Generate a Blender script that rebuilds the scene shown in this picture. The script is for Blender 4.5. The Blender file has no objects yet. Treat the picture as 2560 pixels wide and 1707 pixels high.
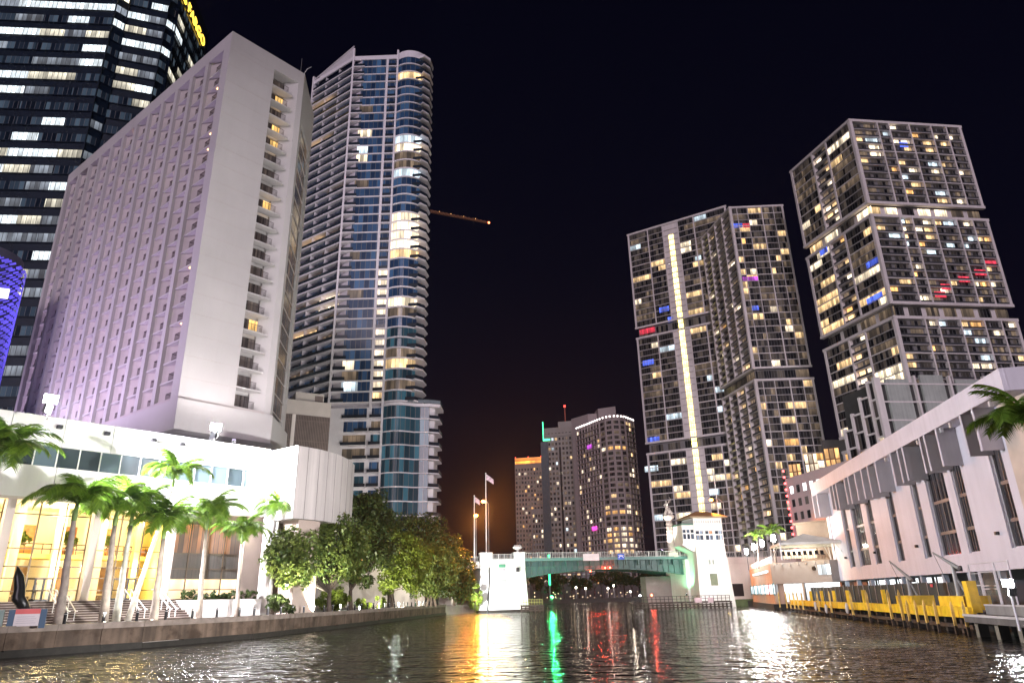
import bpy, math, random
import numpy as np
from mathutils import Vector, Matrix, Euler
random.seed(7)
S = bpy.context.scene
COL = S.collection
R = math.radians
# ------------------------------------------------------------------ camera
F = 1736.0; PITCH = math.atan(639/1736.0); ROLL = math.atan(107/4717.0); EYE = 3.0
fwd = Vector((0, math.cos(PITCH), math.sin(PITCH)))
up0 = Vector((0, -math.sin(PITCH), math.cos(PITCH)))
rt0 = Vector((1, 0, 0))
rt = math.cos(ROLL)*rt0 - math.sin(ROLL)*up0
up = math.sin(ROLL)*rt0 + math.cos(ROLL)*up0
cd = bpy.data.cameras.new('camera'); cam = bpy.data.objects.new('camera', cd); COL.objects.link(cam)
cd.sensor_width = 36.0; cd.lens = 36.0*F/2560.0; cd.clip_start = 0.1; cd.clip_end = 6000
m = Matrix((rt, up, -fwd)).transposed().to_4x4(); m.translation = Vector((0, 0, EYE)); cam.matrix_world = m
S.camera = cam
# ------------------------------------------------------------------ render / world / sun
S.render.engine = 'CYCLES'
cy = S.cycles
cy.use_denoising = True
try: cy.denoiser = 'OPENIMAGEDENOISE'
except Exception: pass
cy.max_bounces = 6; cy.diffuse_bounces = 3; cy.glossy_bounces = 4; cy.transmission_bounces = 4; cy.transparent_max_bounces = 12
cy.sample_clamp_indirect = 25.0; cy.sample_clamp_direct = 0.0; cy.use_light_tree = True
cy.caustics_reflective = False; cy.caustics_refractive = False
S.view_settings.view_transform = 'Standard'; S.view_settings.look = 'None'
S.view_settings.exposure = 0.0; S.view_settings.gamma = 1.0; S.view_settings.use_curve_mapping = False
W = bpy.data.worlds.new('World'); S.world = W; W.use_nodes = True
nt = W.node_tree; nt.nodes.clear()
out = nt.nodes.new('ShaderNodeOutputWorld'); bg = nt.nodes.new('ShaderNodeBackground')
sky = nt.nodes.new('ShaderNodeTexSky'); sky.sky_type = 'NISHITA'; sky.sun_disc = False
sky.sun_elevation = R(-6.0); sky.sun_rotation = R(188)
tc = nt.nodes.new('ShaderNodeTexCoord'); sp = nt.nodes.new('ShaderNodeSeparateXYZ')
rp = nt.nodes.new('ShaderNodeValToRGB')
e = rp.color_ramp.elements
e[0].position = 0.0; e[0].color = (0.0060, 0.0034, 0.0080, 1)
e[1].position = 0.85; e[1].color = (0.0010, 0.0010, 0.0046, 1)
q = e.new(0.16); q.color = (0.0036, 0.0024, 0.0074, 1)
q = e.new(0.42); q.color = (0.0014, 0.0014, 0.0060, 1)
sc_ = nt.nodes.new('ShaderNodeVectorMath'); sc_.operation = 'SCALE'; sc_.inputs['Scale'].default_value = 0.05
add_ = nt.nodes.new('ShaderNodeVectorMath'); add_.operation = 'ADD'
nt.links.new(tc.outputs['Generated'], sp.inputs[0]); nt.links.new(sp.outputs['Z'], rp.inputs[0])
nt.links.new(sky.outputs[0], sc_.inputs[0]); nt.links.new(sc_.outputs[0], add_.inputs[0]); nt.links.new(rp.outputs[0], add_.inputs[1])
nt.links.new(add_.outputs[0], bg.inputs[0]); bg.inputs[1].default_value = 1.0
nt.links.new(bg.outputs[0], out.inputs[0])
# the soft glow of the lit city behind the camera, as one weak wide sun (a night exposure)
sd = bpy.data.lights.new('city_glow', 'SUN'); sd.energy = 1.5; sd.angle = R(22); sd.color = (1.0, 0.85, 0.97)
so = bpy.data.objects.new('city_glow', sd); COL.objects.link(so)
_az, _el = R(186), R(12)
tow = Vector((math.sin(_az)*math.cos(_el), math.cos(_az)*math.cos(_el), math.sin(_el)))
so.rotation_euler = tow.to_track_quat('Z', 'Y').to_euler()
so.location = (0, -40, 60)

# ------------------------------------------------------------------ point helpers (photo pixel on a 2560 px wide frame -> place)
def ray(px, py): return fwd + rt*((px-1280.0)/F) - up*((py-853.5)/F)
def at(px, py, D):
    r = ray(px, py); h = math.hypot(r.x, r.y); return Vector((0, 0, EYE)) + r*(D/h)
def onz(px, py, z):
    r = ray(px, py); return Vector((0, 0, EYE)) + r*((z-EYE)/r.z)
def zat(px, py, p):
    r = ray(px, py); return EYE + r.z*math.hypot(p[0], p[1])/math.hypot(r.x, r.y)
def onpl(px, py, p, az):
    a = R(az); n = (math.cos(a), -math.sin(a)); r = ray(px, py)
    return Vector((0, 0, EYE)) + r*((n[0]*p[0]+n[1]*p[1])/(r.x*n[0]+r.y*n[1]))
def pxof(p):
    d = Vector(p)-Vector((0, 0, EYE)); w = d.dot(fwd)
    return (1280+F*d.dot(rt)/w, 853.5-F*d.dot(up)/w) if w > 0.1 else (-9e9, -9e9)
def azd(az): return Vector((math.sin(R(az)), math.cos(R(az)), 0))

# ------------------------------------------------------------------ materials
_M = {}
def nodes(name):
    mt = bpy.data.materials.new(name); mt.use_nodes = True
    t = mt.node_tree; b = t.nodes['Principled BSDF']
    return mt, t, b
def mat(name, col, rough=0.6, metal=0.0, var=0.12, scale=0.6, bump=0.0, bscale=8.0, streak=0.0, spec=0.4, emit=None, es=0.0, grime=0.0):
    if name in _M: return _M[name]
    mt, t, b = nodes(name); _M[name] = mt
    N, L = t.nodes, t.links
    b.inputs['Roughness'].default_value = rough; b.inputs['Metallic'].default_value = metal
    b.inputs['Specular IOR Level'].default_value = spec
    tcn = N.new('ShaderNodeTexCoord')
    geo = N.new('ShaderNodeNewGeometry')
    nz = N.new('ShaderNodeTexNoise'); nz.inputs['Scale'].default_value = scale; nz.inputs['Detail'].default_value = 5
    L.new(geo.outputs['Position'], nz.inputs['Vector'])
    mp = N.new('ShaderNodeMapRange'); mp.inputs[1].default_value = 0.3; mp.inputs[2].default_value = 0.7
    mp.inputs[3].default_value = 1-var; mp.inputs[4].default_value = 1+var
    L.new(nz.outputs[0], mp.inputs[0])
    val = mp.outputs[0]
    if streak > 0:
        mpg = N.new('ShaderNodeMapping'); mpg.inputs['Scale'].default_value = (1.6, 1.6, 0.06)
        L.new(geo.outputs['Position'], mpg.inputs[0])
        n2 = N.new('ShaderNodeTexNoise'); n2.inputs['Scale'].default_value = 1.0; n2.inputs['Detail'].default_value = 6
        L.new(mpg.outputs[0], n2.inputs['Vector'])
        m2 = N.new('ShaderNodeMapRange'); m2.inputs[1].default_value = 0.35; m2.inputs[2].default_value = 0.7
        m2.inputs[3].default_value = 1.0; m2.inputs[4].default_value = 1-streak
        L.new(n2.outputs[0], m2.inputs[0])
        mu = N.new('ShaderNodeMath'); mu.operation = 'MULTIPLY'; L.new(val, mu.inputs[0]); L.new(m2.outputs[0], mu.inputs[1]); val = mu.outputs[0]
    vm = N.new('ShaderNodeVectorMath'); vm.operation = 'SCALE'; vm.inputs[0].default_value = col[:3]
    L.new(val, vm.inputs['Scale'])
    colout = vm.outputs[0]
    if grime > 0:
        n3 = N.new('ShaderNodeTexNoise'); n3.inputs['Scale'].default_value = 0.9; n3.inputs['Detail'].default_value = 8
        L.new(geo.outputs['Position'], n3.inputs['Vector'])
        m3 = N.new('ShaderNodeMapRange'); m3.inputs[1].default_value = 0.5; m3.inputs[2].default_value = 0.66; m3.inputs[3].default_value = 0; m3.inputs[4].default_value = grime
        L.new(n3.outputs[0], m3.inputs[0])
        mx = N.new('ShaderNodeMix'); mx.data_type = 'RGBA'; mx.inputs['B'].default_value = (col[0]*0.25, col[1]*0.2, col[2]*0.15, 1)
        L.new(m3.outputs[0], mx.inputs['Factor']); L.new(colout, mx.inputs['A']); colout = mx.outputs['Result']
    L.new(colout, b.inputs['Base Color'])
    if bump > 0:
        nb = N.new('ShaderNodeTexNoise'); nb.inputs['Scale'].default_value = bscale; nb.inputs['Detail'].default_value = 6
        L.new(geo.outputs['Position'], nb.inputs['Vector'])
        bp = N.new('ShaderNodeBump'); bp.inputs['Strength'].default_value = bump; bp.inputs['Distance'].default_value = 0.05
        L.new(nb.outputs[0], bp.inputs['Height']); L.new(bp.outputs[0], b.inputs['Normal'])
    if emit:
        b.inputs['Emission Color'].default_value = (*emit, 1); b.inputs['Emission Strength'].default_value = es
    return mt
def glass(name, col, rough=0.12, spec=0.5, glow=(0.02, 0.022, 0.03), gs=0.5, pane=1.2, pv=(0.45,1.5)):
    """dark window glass: panes with mullion lines, faint light of the room behind in some of them"""
    if name in _M: return _M[name]
    mt, t, b = nodes(name); _M[name] = mt; N, L = t.nodes, t.links
    b.inputs['Roughness'].default_value = rough; b.inputs['Specular IOR Level'].default_value = spec
    tcn = N.new('ShaderNodeTexCoord'); oi = N.new('ShaderNodeObjectInfo'); s = N.new('ShaderNodeSeparateXYZ'); L.new(tcn.outputs['Object'], s.inputs[0])
    d = N.new('ShaderNodeMath'); d.operation = 'DIVIDE'; d.inputs[1].default_value = pane; L.new(s.outputs['X'], d.inputs[0])
    ad = N.new('ShaderNodeMath'); ad.operation = 'ADD'; ad.inputs[1].default_value = 50.5; L.new(d.outputs[0], ad.inputs[0])
    fr = N.new('ShaderNodeMath'); fr.operation = 'FRACT'; L.new(ad.outputs[0], fr.inputs[0])
    fl = N.new('ShaderNodeMath'); fl.operation = 'FLOOR'; L.new(ad.outputs[0], fl.inputs[0])
    mm = N.new('ShaderNodeMath'); mm.operation = 'GREATER_THAN'; mm.inputs[1].default_value = 0.09; L.new(fr.outputs[0], mm.inputs[0])
    cx = N.new('ShaderNodeCombineXYZ'); L.new(fl.outputs[0], cx.inputs[0]); L.new(oi.outputs['Random'], cx.inputs[1])
    wn = N.new('ShaderNodeTexWhiteNoise'); wn.noise_dimensions = '3D'; L.new(cx.outputs[0], wn.inputs[0])
    mr = N.new('ShaderNodeMapRange'); mr.inputs[3].default_value = pv[0]; mr.inputs[4].default_value = pv[1]; L.new(wn.outputs[0], mr.inputs[0])
    vm = N.new('ShaderNodeVectorMath'); vm.operation = 'SCALE'; vm.inputs[0].default_value = col[:3]; L.new(mr.outputs[0], vm.inputs['Scale'])
    mx = N.new('ShaderNodeMix'); mx.data_type = 'RGBA'; mx.inputs['A'].default_value = (0.16, 0.16, 0.17, 1); L.new(mm.outputs[0], mx.inputs['Factor']); L.new(vm.outputs[0], mx.inputs['B'])
    L.new(mx.outputs['Result'], b.inputs['Base Color'])
    pw = N.new('ShaderNodeMath'); pw.operation = 'POWER'; pw.inputs[1].default_value = 3.0; L.new(wn.outputs[0], pw.inputs[0])
    m2 = N.new('ShaderNodeMath'); m2.operation = 'MULTIPLY'; L.new(pw.outputs[0], m2.inputs[0]); L.new(mm.outputs[0], m2.inputs[1])
    m3 = N.new('ShaderNodeMath'); m3.operation = 'MULTIPLY'; m3.inputs[1].default_value = gs; L.new(m2.outputs[0], m3.inputs[0])
    b.inputs['Emission Color'].default_value = (*glow, 1); L.new(m3.outputs[0], b.inputs['Emission Strength'])
    mt.cycles.emission_sampling = 'NONE'
    return mt
def lit(name, col, strength, pane=1.1, dark=0.25, vgrad=0.35, mull=0.07, sample=False, nscale=1.3, frac=0.0, con=(0.7,1.15)):
    """a lit window: panes, curtains and furniture against the light of the room"""
    if name in _M: return _M[name]
    mt, t, b = nodes(name); _M[name] = mt; N, L = t.nodes, t.links
    b.inputs['Base Color'].default_value = (0.05, 0.05, 0.05, 1); b.inputs['Roughness'].default_value = 0.2
    tcn = N.new('ShaderNodeTexCoord'); oi = N.new('ShaderNodeObjectInfo'); s = N.new('ShaderNodeSeparateXYZ'); L.new(tcn.outputs['Object'], s.inputs[0])
    d = N.new('ShaderNodeMath'); d.operation = 'DIVIDE'; d.inputs[1].default_value = pane; L.new(s.outputs['X'], d.inputs[0])
    ad = N.new('ShaderNodeMath'); ad.operation = 'ADD'; ad.inputs[1].default_value = 50.5; L.new(d.outputs[0], ad.inputs[0])
    fr = N.new('ShaderNodeMath'); fr.operation = 'FRACT'; L.new(ad.outputs[0], fr.inputs[0])
    fl = N.new('ShaderNodeMath'); fl.operation = 'FLOOR'; L.new(ad.outputs[0], fl.inputs[0])
    mm = N.new('ShaderNodeMath'); mm.operation = 'GREATER_THAN'; mm.inputs[1].default_value = mull; L.new(fr.outputs[0], mm.inputs[0])
    cx = N.new('ShaderNodeCombineXYZ'); L.new(fl.outputs[0], cx.inputs[0]); L.new(oi.outputs['Random'], cx.inputs[1])
    wn = N.new('ShaderNodeTexWhiteNoise'); wn.noise_dimensions = '3D'; L.new(cx.outputs[0], wn.inputs[0])
    m1 = N.new('ShaderNodeMapRange'); m1.inputs[3].default_value = dark; m1.inputs[4].default_value = 1.25; L.new(wn.outputs[0], m1.inputs[0])
    if frac > 0:
        m1.inputs[1].default_value = frac; m1.inputs[2].default_value = min(1, frac+0.15)
    # soft vertical folds and shapes in the room
    sc2 = N.new('ShaderNodeVectorMath'); sc2.operation = 'ADD'; L.new(tcn.outputs['Object'], sc2.inputs[0])
    rs = N.new('ShaderNodeMath'); rs.operation = 'MULTIPLY'; rs.inputs[1].default_value = 97.0; L.new(oi.outputs['Random'], rs.inputs[0]); L.new(rs.outputs[0], sc2.inputs[1])
    mp3 = N.new('ShaderNodeMapping'); mp3.inputs['Scale'].default_value = (1.0, 1.0, 0.3); L.new(sc2.outputs[0], mp3.inputs[0])
    nz = N.new('ShaderNodeTexNoise'); nz.inputs['Scale'].default_value = nscale*0.8; nz.inputs['Detail'].default_value = 1; L.new(mp3.outputs[0], nz.inputs['Vector'])
    m2 = N.new('ShaderNodeMapRange'); m2.inputs[1].default_value = 0.38; m2.inputs[2].default_value = 0.62; m2.inputs[3].default_value = con[0]; m2.inputs[4].default_value = con[1]; L.new(nz.outputs[0], m2.inputs[0])
    vg = N.new('ShaderNodeMapRange'); vg.inputs[1].default_value = -1.4; vg.inputs[2].default_value = 1.4; vg.inputs[3].default_value = 1-vgrad; vg.inputs[4].default_value = 1+vgrad; L.new(s.outputs['Z'], vg.inputs[0])
    a = None
    for o_ in (m1.outputs[0], m2.outputs[0], vg.outputs[0], mm.outputs[0]):
        if a is None: a = o_; continue
        k = N.new('ShaderNodeMath'); k.operation = 'MULTIPLY'; L.new(a, k.inputs[0]); L.new(o_, k.inputs[1]); a = k.outputs[0]
    k = N.new('ShaderNodeMath'); k.operation = 'MULTIPLY'; k.inputs[1].default_value = strength; L.new(a, k.inputs[0])
    b.inputs['Emission Color'].default_value = (*col, 1); L.new(k.outputs[0], b.inputs['Emission Strength'])
    mt.cycles.emission_sampling = 'AUTO' if sample else 'NONE'
    return mt
def glow(name, col, strength, sample=True):
    if name in _M: return _M[name]
    mt, t, b = nodes(name); _M[name] = mt
    b.inputs['Base Color'].default_value = (0.3, 0.3, 0.3, 1)
    b.inputs['Emission Color'].default_value = (*col, 1); b.inputs['Emission Strength'].default_value = strength
    mt.cycles.emission_sampling = 'AUTO' if sample else 'NONE'
    return mt
def leafmat(name, c1, c2, scale=0.5):
    if name in _M: return _M[name]
    mt, t, b = nodes(name); _M[name] = mt; N, L = t.nodes, t.links
    geo = N.new('ShaderNodeNewGeometry'); nz = N.new('ShaderNodeTexNoise'); nz.inputs['Scale'].default_value = scale; nz.inputs['Detail'].default_value = 4
    L.new(geo.outputs['Position'], nz.inputs['Vector'])
    rr = N.new('ShaderNodeMath'); rr.operation = 'ADD'
    k = N.new('ShaderNodeMath'); k.operation = 'MULTIPLY'; k.inputs[1].default_value = 0.5; L.new(geo.outputs['Random Per Island'], k.inputs[0])
    L.new(nz.outputs[0], rr.inputs[0]); L.new(k.outputs[0], rr.inputs[1])
    mp = N.new('ShaderNodeMapRange'); mp.inputs[1].default_value = 0.45; mp.inputs[2].default_value = 1.05; L.new(rr.outputs[0], mp.inputs[0])
    mx = N.new('ShaderNodeMix'); mx.data_type = 'RGBA'; mx.inputs['A'].default_value = (*c1, 1); mx.inputs['B'].default_value = (*c2, 1); L.new(mp.outputs[0], mx.inputs['Factor'])
    L.new(mx.outputs['Result'], b.inputs['Base Color']); b.inputs['Roughness'].default_value = 0.45; b.inputs['Specular IOR Level'].default_value = 0.35
    tr = N.new('ShaderNodeBsdfTranslucent'); L.new(mx.outputs['Result'], tr.inputs[0])
    ms = N.new('ShaderNodeMixShader'); ms.inputs[0].default_value = 0.42
    o = N['Material Output']; L.new(b.outputs[0], ms.inputs[1]); L.new(tr.outputs[0], ms.inputs[2]); L.new(ms.outputs[0], o.inputs['Surface'])
    return mt

# ------------------------------------------------------------------ mesh helpers
class MB:
    def __init__(s): s.v = []; s.f = []
    def box(s, x0, x1, y0, y1, z0, z1):
        n = len(s.v)
        s.v += [(x0,y0,z0),(x1,y0,z0),(x1,y1,z0),(x0,y1,z0),(x0,y0,z1),(x1,y0,z1),(x1,y1,z1),(x0,y1,z1)]
        s.f += [(n,n+3,n+2,n+1),(n+4,n+5,n+6,n+7),(n,n+1,n+5,n+4),(n+1,n+2,n+6,n+5),(n+2,n+3,n+7,n+6),(n+3,n,n+4,n+7)]
        return s
    def obox(s, p0, p1, w, h):
        """a bar of section w x h from p0 to p1"""
        a, b = Vector(p0), Vector(p1); d = (b-a).normalized()
        u = d.cross(Vector((0,0,1)))
        if u.length < 1e-4: u = Vector((1,0,0))
        u.normalize(); v = u.cross(d).normalized(); n = len(s.v)
        for c in (a, b):
            for i, j in ((-1,-1),(1,-1),(1,1),(-1,1)): s.v.append(tuple(c+u*(i*w/2)+v*(j*h/2)))
        s.f += [(n,n+1,n+2,n+3),(n+7,n+6,n+5,n+4)]+[(n+i,n+4+i,n+4+(i+1)%4,n+(i+1)%4) for i in range(4)]
        return s
    def prism(s, poly, z0, z1, cap=True):
        n = len(s.v); k = len(poly)
        area = sum(poly[i][0]*poly[(i+1)%k][1]-poly[(i+1)%k][0]*poly[i][1] for i in range(k))
        if area < 0: poly = poly[::-1]
        s.v += [(p[0],p[1],z0) for p in poly]+[(p[0],p[1],z1) for p in poly]
        s.f += [(n+i,n+(i+1)%k,n+k+(i+1)%k,n+k+i) for i in range(k)]
        if cap: s.f += [tuple(n+k+i for i in range(k)), tuple(n+i for i in range(k))[::-1]]
        return s
    def tube(s, pts, rad, seg=8, cap=True):
        pts = [Vector(p) for p in pts]; n0 = len(s.v)
        if not hasattr(rad, '__len__'): rad = [rad]*len(pts)
        pu = None
        for i, p in enumerate(pts):
            d = (pts[min(i+1,len(pts)-1)]-pts[max(i-1,0)]).normalized()
            ref = Vector((0,0,1)) if abs(d.z) < 0.95 else Vector((0,1,0))
            u = d.cross(ref).normalized()
            if pu is not None:
                u = (pu - d*pu.dot(d)).normalized()
            pu = u; v = d.cross(u)
            for k in range(seg):
                a = 2*math.pi*k/seg; s.v.append(tuple(p+(u*math.cos(a)+v*math.sin(a))*rad[i]))
        for i in range(len(pts)-1):
            for k in range(seg):
                a = n0+i*seg+k; b = n0+i*seg+(k+1)%seg
                s.f.append((a,b,b+seg,a+seg))
        if cap:
            s.f.append(tuple(n0+k for k in range(seg))[::-1]); s.f.append(tuple(n0+(len(pts)-1)*seg+k for k in range(seg)))
        return s
    def lathe(s, prof, c=(0,0,0), seg=16):
        return s.tube([(c[0],c[1],c[2]+z) for r_, z in prof], [max(r_,0.002) for r_, z in prof], seg)
    def ball(s, c, r, seg=12, rings=7, sq=(1,1,1)):
        n = len(s.v)
        for i in range(rings+1):
            th = math.pi*i/rings
            for k in range(seg):
                a = 2*math.pi*k/seg
                s.v.append((c[0]+sq[0]*r*math.sin(th)*math.cos(a), c[1]+sq[1]*r*math.sin(th)*math.sin(a), c[2]+sq[2]*r*math.cos(th)))
        for i in range(rings):
            for k in range(seg):
                a = n+i*seg+k; b = n+i*seg+(k+1)%seg; s.f.append((a,a+seg,b+seg,b))
        return s
    def mesh(s, name, m_):
        me = bpy.data.meshes.new(name); me.from_pydata(s.v, [], s.f); me.update()
        if m_ is not None: me.materials.append(m_)
        return me
    def build(s, name, m_, parent=None, loc=None, smooth=False, rotz=0, kind=None):
        if not s.v: return None
        me = s.mesh(name, m_)
        if smooth: me.polygons.foreach_set('use_smooth', [True]*len(me.polygons))
        return place(name, me, parent, loc or (0,0,0), rotz, kind)
def place(name, me, parent=None, loc=(0,0,0), rotz=0, kind=None, rot=None):
    """world placement; a parent is an unrotated Empty (or part) whose world place is kept in its 'w'"""
    o = bpy.data.objects.new(name, me); COL.objects.link(o)
    l = Vector(loc)
    if parent is not None:
        o.parent = parent; l = l - WP.get(parent.name, Vector((0,0,0)))
    o.location = l; o.rotation_euler = rot if rot is not None else (0,0,rotz)
    WP[o.name] = Vector(loc)
    if kind: o['kind'] = kind
    return o
WP = {}
def thing(name, label, cat, loc=(0,0,0), group=None):
    o = bpy.data.objects.new(name, None); COL.objects.link(o); o.empty_display_size = 0.5
    o.location = loc; WP[o.name] = Vector(loc)
    o['label'] = label; o['category'] = cat
    if group: o['group'] = group
    return o
def tag(o, label, cat, group=None):
    o['label'] = label; o['category'] = cat
    if group: o['group'] = group
    return o
def structure(o): o['kind'] = 'structure'; return o
_BC = {}
def bxmesh(name, dx, dy, dz, m_):
    k = (round(dx,2), round(dy,2), round(dz,2), m_.name)
    if k not in _BC: _BC[k] = MB().box(-dx/2,dx/2,-dy/2,dy/2,-dz/2,dz/2).mesh(name, m_)
    return _BC[k]
def dup(root, loc, label=None, rotz=0.0, scale=1.0):
    r = root.copy(); COL.objects.link(r); r.location = loc; r.rotation_euler = (0,0,rotz); r.scale = (scale,)*3
    if label: r['label'] = label
    WP[r.name] = Vector(loc)
    for ch in list(root.children):
        c = ch.copy(); COL.objects.link(c); c.parent = r
        for g in ch.children:
            d = g.copy(); COL.objects.link(d); d.parent = c
    return r
class Face:
    """one upright face of a building; x runs P0->P1 (left to right seen from outside), y runs inward"""
    def __init__(s, root, P0, P1):
        s.root = root; s.p = Vector((P0[0],P0[1],0)); d = Vector((P1[0]-P0[0],P1[1]-P0[1],0)); s.L = d.length
        s.d = d.normalized(); s.n = Vector((-s.d.y, s.d.x, 0)); s.a = math.atan2(s.d.y, s.d.x)
    def w(s, x, y, z): return s.p + s.d*x + s.n*y + Vector((0,0,z))
    def x_of(s, px, py, y=0):
        q = onpl(px, py, (s.p+s.n*y)[:2], math.degrees(math.atan2(s.d.x, s.d.y))); return (q-s.p).dot(s.d), q.z
    def box(s, name, x0, x1, y0, y1, z0, z1, m_, parent=None, kind=None):
        c = s.w((x0+x1)/2, (y0+y1)/2, (z0+z1)/2)
        return place(name, bxmesh(name, x1-x0, y1-y0, z1-z0, m_), parent or s.root, c, s.a, kind)
    def mb(s, mb, name, m_, kind=None, smooth=False, parent=None):
        return mb.build(name, m_, parent or s.root, s.p, smooth, s.a, kind)
class Wins:
    """collects the windows of one building: the 300 that show largest become parts, the rest one stuff part per material"""
    def __init__(s, root): s.root = root; s.l = []
    def add(s, f, x0, x1, y0, y1, z0, z1, m_): s.l.append((f, x0, x1, y0, y1, z0, z1, m_))
    def done(s, cap=300):
        def size(w):
            f, x0, x1, y0, y1, z0, z1, m_ = w; c = f.w((x0+x1)/2, y0, (z0+z1)/2)
            a = pxof(f.w(x0,y0,z0)); b = pxof(f.w(x1,y0,z1))
            ins = -20 < a[0] < 2580 and -20 < b[1] < 1727
            return -(abs(a[0]-b[0])*abs(a[1]-b[1])) * (1 if ins else 1e-6)
        s.l.sort(key=size)
        rest = {}
        for i, (f, x0, x1, y0, y1, z0, z1, m_) in enumerate(s.l):
            if i < cap: f.box('window', x0, x1, y0, y1, z0, z1, m_, s.root)
            else: rest.setdefault(m_.name, []).append((f, x0, x1, y0, y1, z0, z1, m_))
        mb = MB(); mats = []; idx = []
        for k, ws in rest.items():
            mats.append(ws[0][7])
            for f, x0, x1, y0, y1, z0, z1, m_ in ws:
                n = len(mb.v)
                for z in (z0, z1):
                    for x, y in ((x0,y0),(x1,y0),(x1,y1),(x0,y1)): mb.v.append(tuple(f.w(x,y,z)-WP[s.root.name]))
                mb.f += [(n,n+3,n+2,n+1),(n+4,n+5,n+6,n+7),(n,n+1,n+5,n+4),(n+1,n+2,n+6,n+5),(n+2,n+3,n+7,n+6),(n+3,n,n+4,n+7)]
                idx += [len(mats)-1]*6
        if mb.v:
            me = mb.mesh('small_windows', None)
            for k in mats: me.materials.append(k)
            me.polygons.foreach_set('material_index', idx)
            place('small_windows', me, s.root, WP[s.root.name], 0, 'stuff')
def lamp_light(kind, loc, energy, col, size=0.2, target=None, parent=None, cone=90, blend=0.5):
    ld = bpy.data.lights.new('lamp_light', kind); ld.energy = energy; ld.color = col
    if kind in ('POINT', 'SPOT'): ld.shadow_soft_size = size
    if kind == 'SPOT': ld.spot_size = R(cone); ld.spot_blend = blend
    o = bpy.data.objects.new('lamp_light', ld); COL.objects.link(o)
    l = Vector(loc)
    if target is not None: o.rotation_euler = (l-Vector(target)).to_track_quat('Z', 'Y').to_euler()
    if parent is not None: o.parent = parent; l = l-WP[parent.name]
    o.location = l
    return o
def xy(v): return (v[0], v[1])

# ------------------------------------------------------------------ shared materials
WHITE = mat('white_painted_concrete', (0.74, 0.71, 0.70), 0.75, var=0.05, scale=0.25, streak=0.10, bump=0.06, bscale=5)
CREAM = mat('cream_stucco', (0.66, 0.60, 0.55), 0.8, var=0.06, scale=0.4, streak=0.08, bump=0.08, bscale=6)
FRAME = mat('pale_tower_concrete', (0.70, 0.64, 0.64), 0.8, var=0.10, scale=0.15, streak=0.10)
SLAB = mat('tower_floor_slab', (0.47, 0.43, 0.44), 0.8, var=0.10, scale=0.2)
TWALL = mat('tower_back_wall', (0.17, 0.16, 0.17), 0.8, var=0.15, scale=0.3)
DGLASS = glass('dark_window_glass', (0.014, 0.015, 0.020), rough=0.22, spec=0.3, gs=1.6, glow=(0.06, 0.045, 0.035))
WARM = lit('lit_window_warm', (1.0, 0.66, 0.32), 1.5)
PALE = lit('lit_window_pale', (1.0, 0.82, 0.58), 1.9)
AMBER = lit('lit_window_amber', (1.0, 0.52, 0.17), 1.5)
DIM = lit('lit_window_dim', (1.0, 0.70, 0.46), 0.17, dark=0.1)
COOL = lit('lit_window_cool', (0.75, 0.9, 1.0), 1.5)
BLUE = lit('lit_window_blue', (0.10, 0.18, 1.0), 1.4)
RED = lit('lit_window_red', (1.0, 0.05, 0.10), 0.9, dark=0.7)
PURPLE = lit('lit_window_purple', (0.75, 0.12, 0.9), 1.2)
BLACK = mat('black_metal', (0.02, 0.02, 0.022), 0.4, 0.4)
GREYM = mat('grey_galvanised_metal', (0.35, 0.35, 0.36), 0.45, 0.6)
WHITEM = mat('white_painted_metal', (0.75, 0.75, 0.74), 0.4, var=0.04)
TIMBER = mat('dark_wet_timber', (0.045, 0.033, 0.026), 0.7, var=0.35, scale=2, bump=0.4, bscale=6)

# ================================================================== WATER, GROUND, QUAYS
def water():
    mt, t, b = nodes('river_water'); N, L = t.nodes, t.links
    b.inputs['Base Color'].default_value = (0.0025, 0.003, 0.002, 1); b.inputs['Roughness'].default_value = 0.05
    b.inputs['IOR'].default_value = 1.33; b.inputs['Specular IOR Level'].default_value = 0.5
    geo = N.new('ShaderNodeNewGeometry')
    def layer(sx, sy, scale, det, rot):
        mp = N.new('ShaderNodeMapping'); mp.inputs['Scale'].default_value = (sx, sy, 1); mp.inputs['Rotation'].default_value = (0, 0, R(rot))
        L.new(geo.outputs['Position'], mp.inputs[0])
        nz = N.new('ShaderNodeTexNoise'); nz.inputs['Scale'].default_value = scale; nz.inputs['Detail'].default_value = det; nz.inputs['Roughness'].default_value = 0.55; nz.inputs['Distortion'].default_value = 0.4
        L.new(mp.outputs[0], nz.inputs['Vector']); return nz.outputs[0]
    a = layer(0.55, 1.0, 0.55, 2.0, 12); c = layer(0.55, 1.0, 1.7, 2.5, -8)
    k = N.new('ShaderNodeMath'); k.operation = 'MULTIPLY'; k.inputs[1].default_value = 0.75; L.new(c, k.inputs[0])
    s = N.new('ShaderNodeMath'); s.operation = 'ADD'; L.new(a, s.inputs[0]); L.new(k.outputs[0], s.inputs[1])
    bp = N.new('ShaderNodeBump'); bp.inputs['Strength'].default_value = 1.0; bp.inputs['Distance'].default_value = 0.40
    L.new(s.outputs[0], bp.inputs['Height']); L.new(bp.outputs[0], b.inputs['Normal'])
    mb = MB(); mb.v = [(-700,-120,0),(700,-120,0),(700,900,0),(-700,900,0)]; mb.f = [(0,1,2,3)]
    structure(mb.build('river_water', mt))
water()
SEA = [(-60,6),(-44,32),(-33.6,49.1),(-28.6,57.0),(-24.2,68),(-21.4,88),(-18.6,115),(-15.2,147),(-14.9,153)]
PAVE = mat('pale_paving', (0.42, 0.38, 0.35), 0.7, var=0.12, scale=0.8, bump=0.1)
GROUND = mat('city_ground', (0.09, 0.085, 0.08), 0.9, var=0.2, scale=0.2)
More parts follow.
